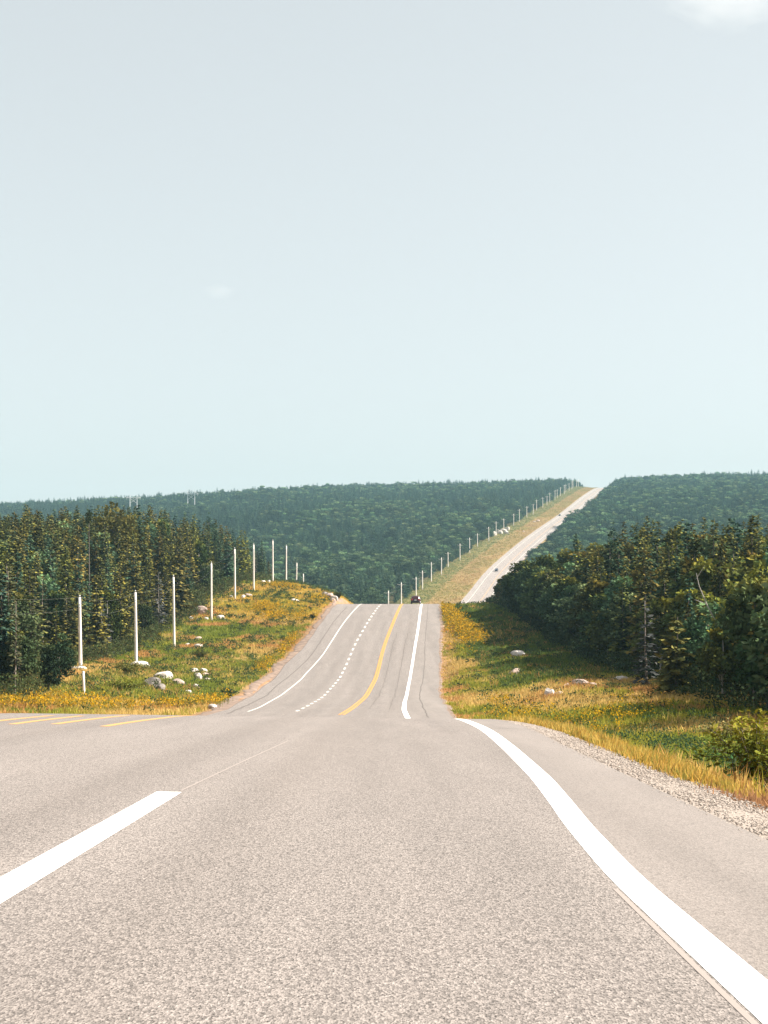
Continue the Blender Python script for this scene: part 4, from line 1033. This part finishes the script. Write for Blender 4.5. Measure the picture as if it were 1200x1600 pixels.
fg = 'pale boulders of the far outcrop below the forest'
for i, (x, y, w, lab) in enumerate(((85.5, 1254, 4.2, 'pale boulder at the lower end of the far outcrop'), (88.5, 1240, 4.6, 'big pale boulder low in the far outcrop'), (91.5, 1262, 5.0, 'biggest pale boulder of the far outcrop'),
        (95.5, 1256, 4.0, 'pale boulder in the middle of the far outcrop'), (98.7, 1270, 4.4, 'pale boulder high in the far outcrop'), (103.5, 1290, 4.0, 'pale boulder at the upper end of the far outcrop'),
        (94, 1285, 3.6, 'pale boulder at the back of the far outcrop'), (100, 1252, 3.4, 'pale boulder nearest the distant road in the outcrop'))):
    boulder('pale', x, y, w*1.3, lab, fg, 1.1)
for x, y, w, lab in ((138.4, 1381, 4.2, 'pinkish rock on the distant verge touching the road'), (134.6, 1372, 2.8, 'smaller pinkish rock below it on the distant verge'), (115, 1265, 2.4, 'little pink rock on the distant verge halfway to the outcrop')):
    boulder('pink', x, y, w, lab, None, .9)

# ------------------------------------------------------------------ utility poles
H0 = 9.6
def pole_meshes():
    s = MB(); z = np.linspace(-.6, H0, 7); s.tube(np.stack([0*z, 0*z, z], 1), .175-.055*np.clip(z, 0, H0)/H0, 9)
    p = MB(); p.tube(np.array([(0, 0, H0-.02), (0, 0, H0+.10), (0, 0, H0+.12), (0, 0, H0+.2), (0, 0, H0+.27), (0, 0, H0+.3)]), [.03, .03, .085, .075, .06, .02], 8)
    k = MB(); k.box((.0, -.15, H0-1.15), (.10, .06, .5)); k.tube(np.array([(0, -.16, H0-1.3), (.0, -.42, H0-1.22)]), .025, 5); k.tube(np.array([(0, -.42, H0-1.28), (0, -.42, H0-1.12)]), .05, 6)
    b = MB(); b.box((0, -.16, H0-.75), (2.2, .11, .12)); b.tube(np.array([(-.75, -.16, H0-.78), (0, -.15, H0-1.5)]), .02, 4); b.tube(np.array([(.75, -.16, H0-.78), (0, -.15, H0-1.5)]), .02, 4)
    i = MB(); i.tube(np.array([(0, 0, 0), (0, 0, .1), (0, 0, .11), (0, 0, .2), (0, 0, .24)]), [.02, .02, .06, .05, .02], 7)
    return s.mesh('shaft', M_POLE, True), p.mesh('top_insulator', M_PORC, True), k.mesh('wire_bracket', M_STEEL), b.mesh('crossarm', M_POLE), i.mesh('arm_insulator', M_PORC, True)
PM = pole_meshes()
def pole_proto(arm):
    o = empty('utility_pole'); link('shaft', PM[0], o); link('top_insulator', PM[1], o); link('wire_bracket', PM[2], o)
    if arm:
        c = link('crossarm', PM[3], o)
        for x in (-1, 1): link('insulator', PM[4], c, (x, -.16, H0-.69))
    return o
PLAIN = ARMED = None
near_tops = []
GROUPN = 'pale wooden utility poles on the sunny verge'
tops_px = [(125, 924), (211, 927), (271, 902), (330, 880), (367, 858), (396, 851), (426, 845), (448, 854), (466, 880), (476, 892)]
HEI = [7.8, 8.9, 10.4, 9.9, 9.7, 9.9, 9.6, 9.6, 9.7, 9.6]
LAB = ['pale wooden utility pole on a mossy ledge, nearest of the row', 'pale wooden utility pole standing on a flat pale ledge, second of the row', 'third utility pole of the row, against the darkest spruces',
       'fourth utility pole of the row, among scattered white stones', 'fifth utility pole of the row, beside a pinkish outcrop', 'sixth utility pole of the row, near the brow of the hump',
       'tallest looking utility pole on the skyline of the hump, seventh of the row', 'eighth utility pole of the row, just past the hump skyline', 'short looking utility pole sunk behind the hump, ninth of the row', 'last and lowest utility pole sunk behind the hump']
for i, (x, y) in enumerate(POLES):
    if PLAIN is None: o = PLAIN = pole_proto(False)
    else: o = copy_tree(PLAIN)
    z = float(land_z(x, y))
    if i == 8: z = 1.29 + (930-880)/2400*y - HEI[i]
    if i == 9: z = 1.29 + (930-892)/2400*y - HEI[i]
    z = min(z, float(land_z(x, y)) + .25)
    o.location = (x, y, z); o.scale = (1.15, 1.15, HEI[i]/H0); o.rotation_euler = (0, (-.013, -.012, -.01, 0, -.004, 0, 0, .006, .02, .0)[i], .1)
    tag(o, LAB[i], 'utility pole', GROUPN); near_tops.append((x + HEI[i]*o.rotation_euler[1], y, z + HEI[i]))
FARG = 'far utility poles climbing beside the distant road'
k = 0; far_tops = []
y = 700.0; WORDS = ['lowest', 'second lowest', 'third lowest', 'fourth lowest', 'fifth lowest', 'sixth lowest', 'seventh lowest', 'eighth lowest']
fp = []
while y < 2300:
    fp.append(y); y += 43 + y*.006
for k, y in enumerate(fp):
    if ARMED is None: o = ARMED = pole_proto(True)
    else: o = copy_tree(ARMED)
    x = float(edge_l(y)) - 27 - 1.0*math.sin(k*2.3); z = float(land_z(x, y))
    o.location = (x, y, z); o.scale = (1.7, 1.7, 1.12 + .08*math.sin(k*1.9)); o.rotation_euler = (0, .012*math.sin(k*3.1), -.12)
    n = len(fp)
    lab = (f'pale utility pole with crossarm beside the distant climbing road, {k+1} up from the dip' if k < 8 else
           f'pale utility pole with crossarm beside the distant road, {n-k} down from the hilltop')
    w = ['first', 'second', 'third', 'fourth', 'fifth', 'sixth', 'seventh', 'eighth', 'ninth', 'tenth', 'eleventh', 'twelfth', 'thirteenth', 'fourteenth', 'fifteenth', 'sixteenth', 'seventeenth', 'eighteenth', 'nineteenth', 'twentieth']
    lab = f'{w[k]} utility pole up from the dip beside the distant road' if k < n//2 else f'{w[n-1-k]} utility pole down from the hilltop beside the distant road'
    tag(o, lab, 'utility pole', FARG); far_tops.append((x, y, z + H0*o.scale[2]*.98))
def wires(name, tops, label, sag, rad, lower=0):
    m = MB()
    for a, b in zip(tops[:-1], tops[1:]):
        t = np.linspace(0, 1, 9)[:, None]; P = np.array(a)*(1-t) + np.array(b)*t; P[:, 2] -= sag*4*t[:, 0]*(1-t[:, 0]) + lower
        m.tube(P, rad, 3, False)
    return tag(m.build(name, M_WIRE), label, 'wire')
near = [(-38, 112, near_tops[0][2]+1.2)] + near_tops
wires('overhead_wire', near, 'thin power wire sagging between the tops of the near poles', .7, .006)
wires('overhead_wire', near, 'lower telephone wire strung along the near poles', .9, .006, 1.2)
wires('overhead_wire', far_tops, 'wire strung along the poles of the distant road', .8, .01)
def short_post():
    o = empty('marker_post', (-24.3, 124.4, float(land_z(-24.3, 124.4)) - .1))
    m = MB(); z = np.linspace(-.3, 2.05, 4); m.tube(np.stack([-.03*z, 0*z, z], 1), [.12, .115, .11, .105], 9); m.build('shaft', M_POLE, o, True)
    c = MB(); c.tube(np.array([(-.062, 0, 2.05), (-.063, 0, 2.10), (-.064, 0, 2.14)]), [.12, .10, .02], 9); c.build('post_cap', M_STEEL, o)
    return tag(o, 'short pale round post behind the band of goldenrod', 'post')
short_post()

# ------------------------------------------------------------------ transmission towers on the wooded hill
def tower():
    o = empty('transmission_tower'); h = 20
    for s in (-1, 1):
        m = MB(); m.tube(np.array([(s*4.1, 0, -1), (s*4.1, 0, h)]), [.55, .42], 7); m.build('leg', M_STEEL, o)
    m = MB(); m.box((0, 0, h-3.0), (17, .7, .8)); m.build('crossarm', M_STEEL, o)
    for s in (-1, 1):
        m = MB(); m.tube(np.array([(s*4.1, 0, h-9.5), (-s*4.1, 0, h-3.6)]), .2, 5); m.build('brace', M_STEEL, o)
        m = MB(); m.tube(np.array([(s*4.1, 0, h-.3), (s*8.2, 0, h-2.8)]), .2, 5); m.build('brace', M_STEEL, o)
    for x in (-7.6, 0, 7.6):
        m = MB(); m.tube(np.array([(x, 0, h-3.4), (x, 0, h-4.4), (x, 0, h-5.4)]), [.12, .22, .12], 6); m.build('insulator', M_PORC, o)
    return o
T1 = tower()
for i, ((x, y), lab) in enumerate(zip(TOWERS, ('pale twin legged transmission tower on the hill above the broad golden tree', 'pale twin legged transmission tower higher on the hill above the fourth pole'))):
    o = T1 if i == 0 else copy_tree(T1)
    o.location = (x, y, float(land_z(x, y))); o.rotation_euler = (0, 0, (.25, -.05)[i]); o.scale = (1, 1, (1.0, 1.05)[i])
    tag(o, lab, 'pylon', 'transmission towers crossing the hill')

# ------------------------------------------------------------------ cars
M_RUB = plain('tyre_rubber', (.02, .02, .02), .9, .2, 6)
M_RIM = plain('alloy_rim', (.5, .5, .52), .35, .1, 6, metal=.8)
M_GLASSD = plain('tinted_glass', (.05, .06, .07), .08, .05, 2, spec=.8)
M_TAIL = plain('red_lamp_lens', (.55, .03, .035), .25, .1, 8, spec=.6)
M_HEAD = plain('clear_lamp_lens', (.8, .8, .78), .15, .05, 8, spec=.6)
M_PLATE = plain('white_plate', (.75, .75, .72), .5, .05, 8)
M_TRIM = plain('black_trim', (.03, .03, .032), .6, .2, 5)
def car(name, col):
    """y forward, z up, origin on the road; a hatch-backed family car"""
    mat = plain('car_paint_'+name, col, .28, .05, 2, spec=.6)
    o = empty('car')
    # body as stacked outlines: (z, half width, rear y, front y)
    ring = [(.22, .80, -2.12, 2.12), (.36, .88, -2.25, 2.26), (.62, .93, -2.28, 2.30), (.86, .93, -2.24, 2.20), (.98, .88, -2.18, 1.30), (1.04, .84, -2.12, 1.05)]
    cab = [(1.04, .83, -2.12, 1.04), (1.30, .76, -1.98, .52), (1.50, .68, -1.72, .18), (1.58, .60, -1.50, .0)]
    def rings(rs, bow=.10):
        V = []
        for z, w, a, b in rs:
            r = .22
            V += [(-w+r, a, z), (w-r, a, z), (w, a+r, z), (w, b-r*1.6, z), (w-r*1.3, b, z), (-w+r*1.3, b, z), (-w, b-r*1.6, z), (-w, a+r, z)]
        n = len(rs)
        Q = [(i*8+j, i*8+(j+1) % 8, (i+1)*8+(j+1) % 8, (i+1)*8+j) for i in range(n-1) for j in range(8)]
        V.append((0, (rs[0][2]+rs[0][3])/2, rs[0][0])); V.append((0, (rs[-1][2]+rs[-1][3])/2, rs[-1][0]+.03)); k = len(V)-2
        T = [(k, (j+1) % 8, j) for j in range(8)] + [(k+1, (n-1)*8+j, (n-1)*8+(j+1) % 8) for j in range(8)]
        return V, Q, T
    m = MB(); m.add(*rings(ring)); m.add(*rings(cab)); b = m.build('body', mat, o, False)
    def quad(nm, pts, mt, parent=o):
        P = np.array(pts, float); nrm = np.cross(P[1]-P[0], P[2]-P[0]); nrm /= np.linalg.norm(nrm); P1 = P + nrm*.014; P0 = P - nrm*.05
        q = MB(); q.add(np.vstack([P0, P1]), [(4, 5, 6, 7), (0, 1, 5, 4), (1, 2, 6, 5), (2, 3, 7, 6), (3, 0, 4, 7)]); return q.build(nm, mt, parent)
    quad('rear_window', [(-.52, -2.083, 1.08), (.52, -2.083, 1.08), (.44, -1.76, 1.47), (-.44, -1.76, 1.47)], M_GLASSD)
    quad('windscreen', [(.50, .98, 1.07), (-.50, .98, 1.07), (-.38, .22, 1.48), (.38, .22, 1.48)], M_GLASSD)
    for s in (-1, 1):
        p = [(s*.822, -1.75, 1.08), (s*.822, .55, 1.08), (s*.69, -.05, 1.47), (s*.69, -1.42, 1.47)]
        quad('side_window', p if s > 0 else p[::-1], M_GLASSD)
        t = MB(); t.box((s*.70, -2.235, .84), (.30, .10, .24)); t.build('taillight', M_TAIL, o)
        t = MB(); t.box((s*.64, 2.225, .74), (.34, .12, .17)); t.build('headlight', M_HEAD, o)
        t = MB(); t.box((s*1.0, .62, 1.06), (.18, .10, .13), taper=.8); t.build('mirror', mat, o)
        for yy in (-1.42, 1.42):
            w = MB(); w.tube(np.array([(s*.74, yy, .33), (s*.76, yy, .33), (s*.92, yy, .33), (s*.94, yy, .33)]), [.29, .33, .33, .29], 16); wo = w.build('wheel', M_RUB, o)
            r_ = MB(); r_.tube(np.array([(s*.93, yy, .33), (s*.95, yy, .33)]), [.2, .18], 10); r_.build('rim', M_RIM, wo)
    t = MB(); t.box((0, -2.285, .46), (1.5, .10, .20)); t.build('rear_bumper', M_TRIM, o)
    t = MB(); t.box((0, 2.285, .42), (1.5, .10, .20)); t.build('front_bumper', M_TRIM, o)
    t = MB(); t.box((0, -2.29, .72), (.42, .04, .14)); t.build('licence_plate', M_PLATE, o)
    return o
def set_car(o, x, y, rz, label):
    dz = float(road_z(x, y+1.5)-road_z(x, y-1.5))/3
    o.location = (x, y, float(np.interp(y, RY, road_z(0*RY, RY))) + .02); o.rotation_mode = 'ZXY'; o.rotation_euler = (math.atan(dz), 0, rz); tag(o, label, 'car')
c1 = car('maroon', (.05, .010, .014)); set_car(c1, 6.45, 311, -.05, 'dark maroon car driving away over the second crest'); c1.scale = (1.04, 1, 1.06)
c2 = car('navy', (.012, .014, .04)); set_car(c2, 69.7, 952, math.pi-.17, 'dark blue car low on the distant road')
c3 = car('black', (.012, .012, .013)); set_car(c3, 165.5, 1448, math.pi-.2, 'small black car high on the distant road')

# ------------------------------------------------------------------ clouds and haze
def cloud(X, Y, Z, rx, ry, rz, dens, label, seed):
    g = np.random.default_rng(seed)
    V, F = subdiv(*subdiv(*subdiv(ICO_V, ICO_F)))
    n3 = fbm(V[:, 0]*1.7+5, V[:, 1]*1.7+V[:, 2]*1.3, seed % 5); V = V*(.72+.56*n3)[:, None]
    V = V*np.array([rx, ry, rz])
    m, nt, ns, ls = nodes('cloud_vapour_%d' % seed)
    pv = N(nt, 'ShaderNodeVolumePrincipled'); pv.inputs['Color'].default_value = (.99, .97, .96, 1); pv.inputs['Anisotropy'].default_value = .2
    tc = N(nt, 'ShaderNodeTexCoord').outputs['Object']
    mp = mapping(nt, tc, (1/rx, 1/ry, 1/rz))
    ln = N(nt, 'ShaderNodeVectorMath', operation='LENGTH'); ls.new(mp, ln.inputs[0])
    f = noise(nt, mp, 2.6, 5, .6)
    a = N(nt, 'ShaderNodeMath', operation='MULTIPLY_ADD'); a.inputs[1].default_value = 1.5; a.inputs[2].default_value = .35
    ls.new(f, a.inputs[0])
    s = N(nt, 'ShaderNodeMath', operation='SUBTRACT'); ls.new(a.outputs[0], s.inputs[0]); ls.new(ln.outputs['Value'], s.inputs[1])
    mr = N(nt, 'ShaderNodeMapRange'); mr.inputs['From Min'].default_value = .15; mr.inputs['From Max'].default_value = .8; mr.inputs['To Min'].default_value = 0; mr.inputs['To Max'].default_value = dens
    ls.new(s.outputs[0], mr.inputs['Value']); ls.new(mr.outputs[0], pv.inputs['Density'])
    o_ = nt.nodes.new('ShaderNodeOutputMaterial'); ls.new(pv.outputs[0], o_.inputs['Volume'])
    o = link('cloud', mesh('cloud', V, F, m), None, (X, Y, Z))
    return tag(o, label, kind='stuff')
cloud(1130, 5000, 1985, 300, 180, 150, .0013, 'small pinkish white cloud at the top of the sky', 1)
cloud(-535, 5000, 990, 60, 40, 28, .0015, 'faint wisp of cloud above the wooded hill', 2)
def haze():
    x0, x1, y0, y1 = -3020, 3420, -110, 3160
    z0 = float(GZ.min()) - 1.4; z1 = max(float(GZ.max()) + 4, float(land_z(800, 2330)) + 22)
    m, nt, ns, ls = nodes('air_haze')
    pv = N(nt, 'ShaderNodeVolumePrincipled'); pv.inputs['Color'].default_value = (.43, .73, .875, 1); pv.inputs['Density'].default_value = .000095; pv.inputs['Anisotropy'].default_value = .0
    o_ = nt.nodes.new('ShaderNodeOutputMaterial'); ls.new(pv.outputs[0], o_.inputs['Volume'])
    b = MB(); b.box(((x0+x1)/2, (y0+y1)/2, (z0+z1)/2), (x1-x0, y1-y0, z1-z0))
    o = b.build('haze', m); return tag(o, 'thin blue summer haze', kind='stuff')
haze()
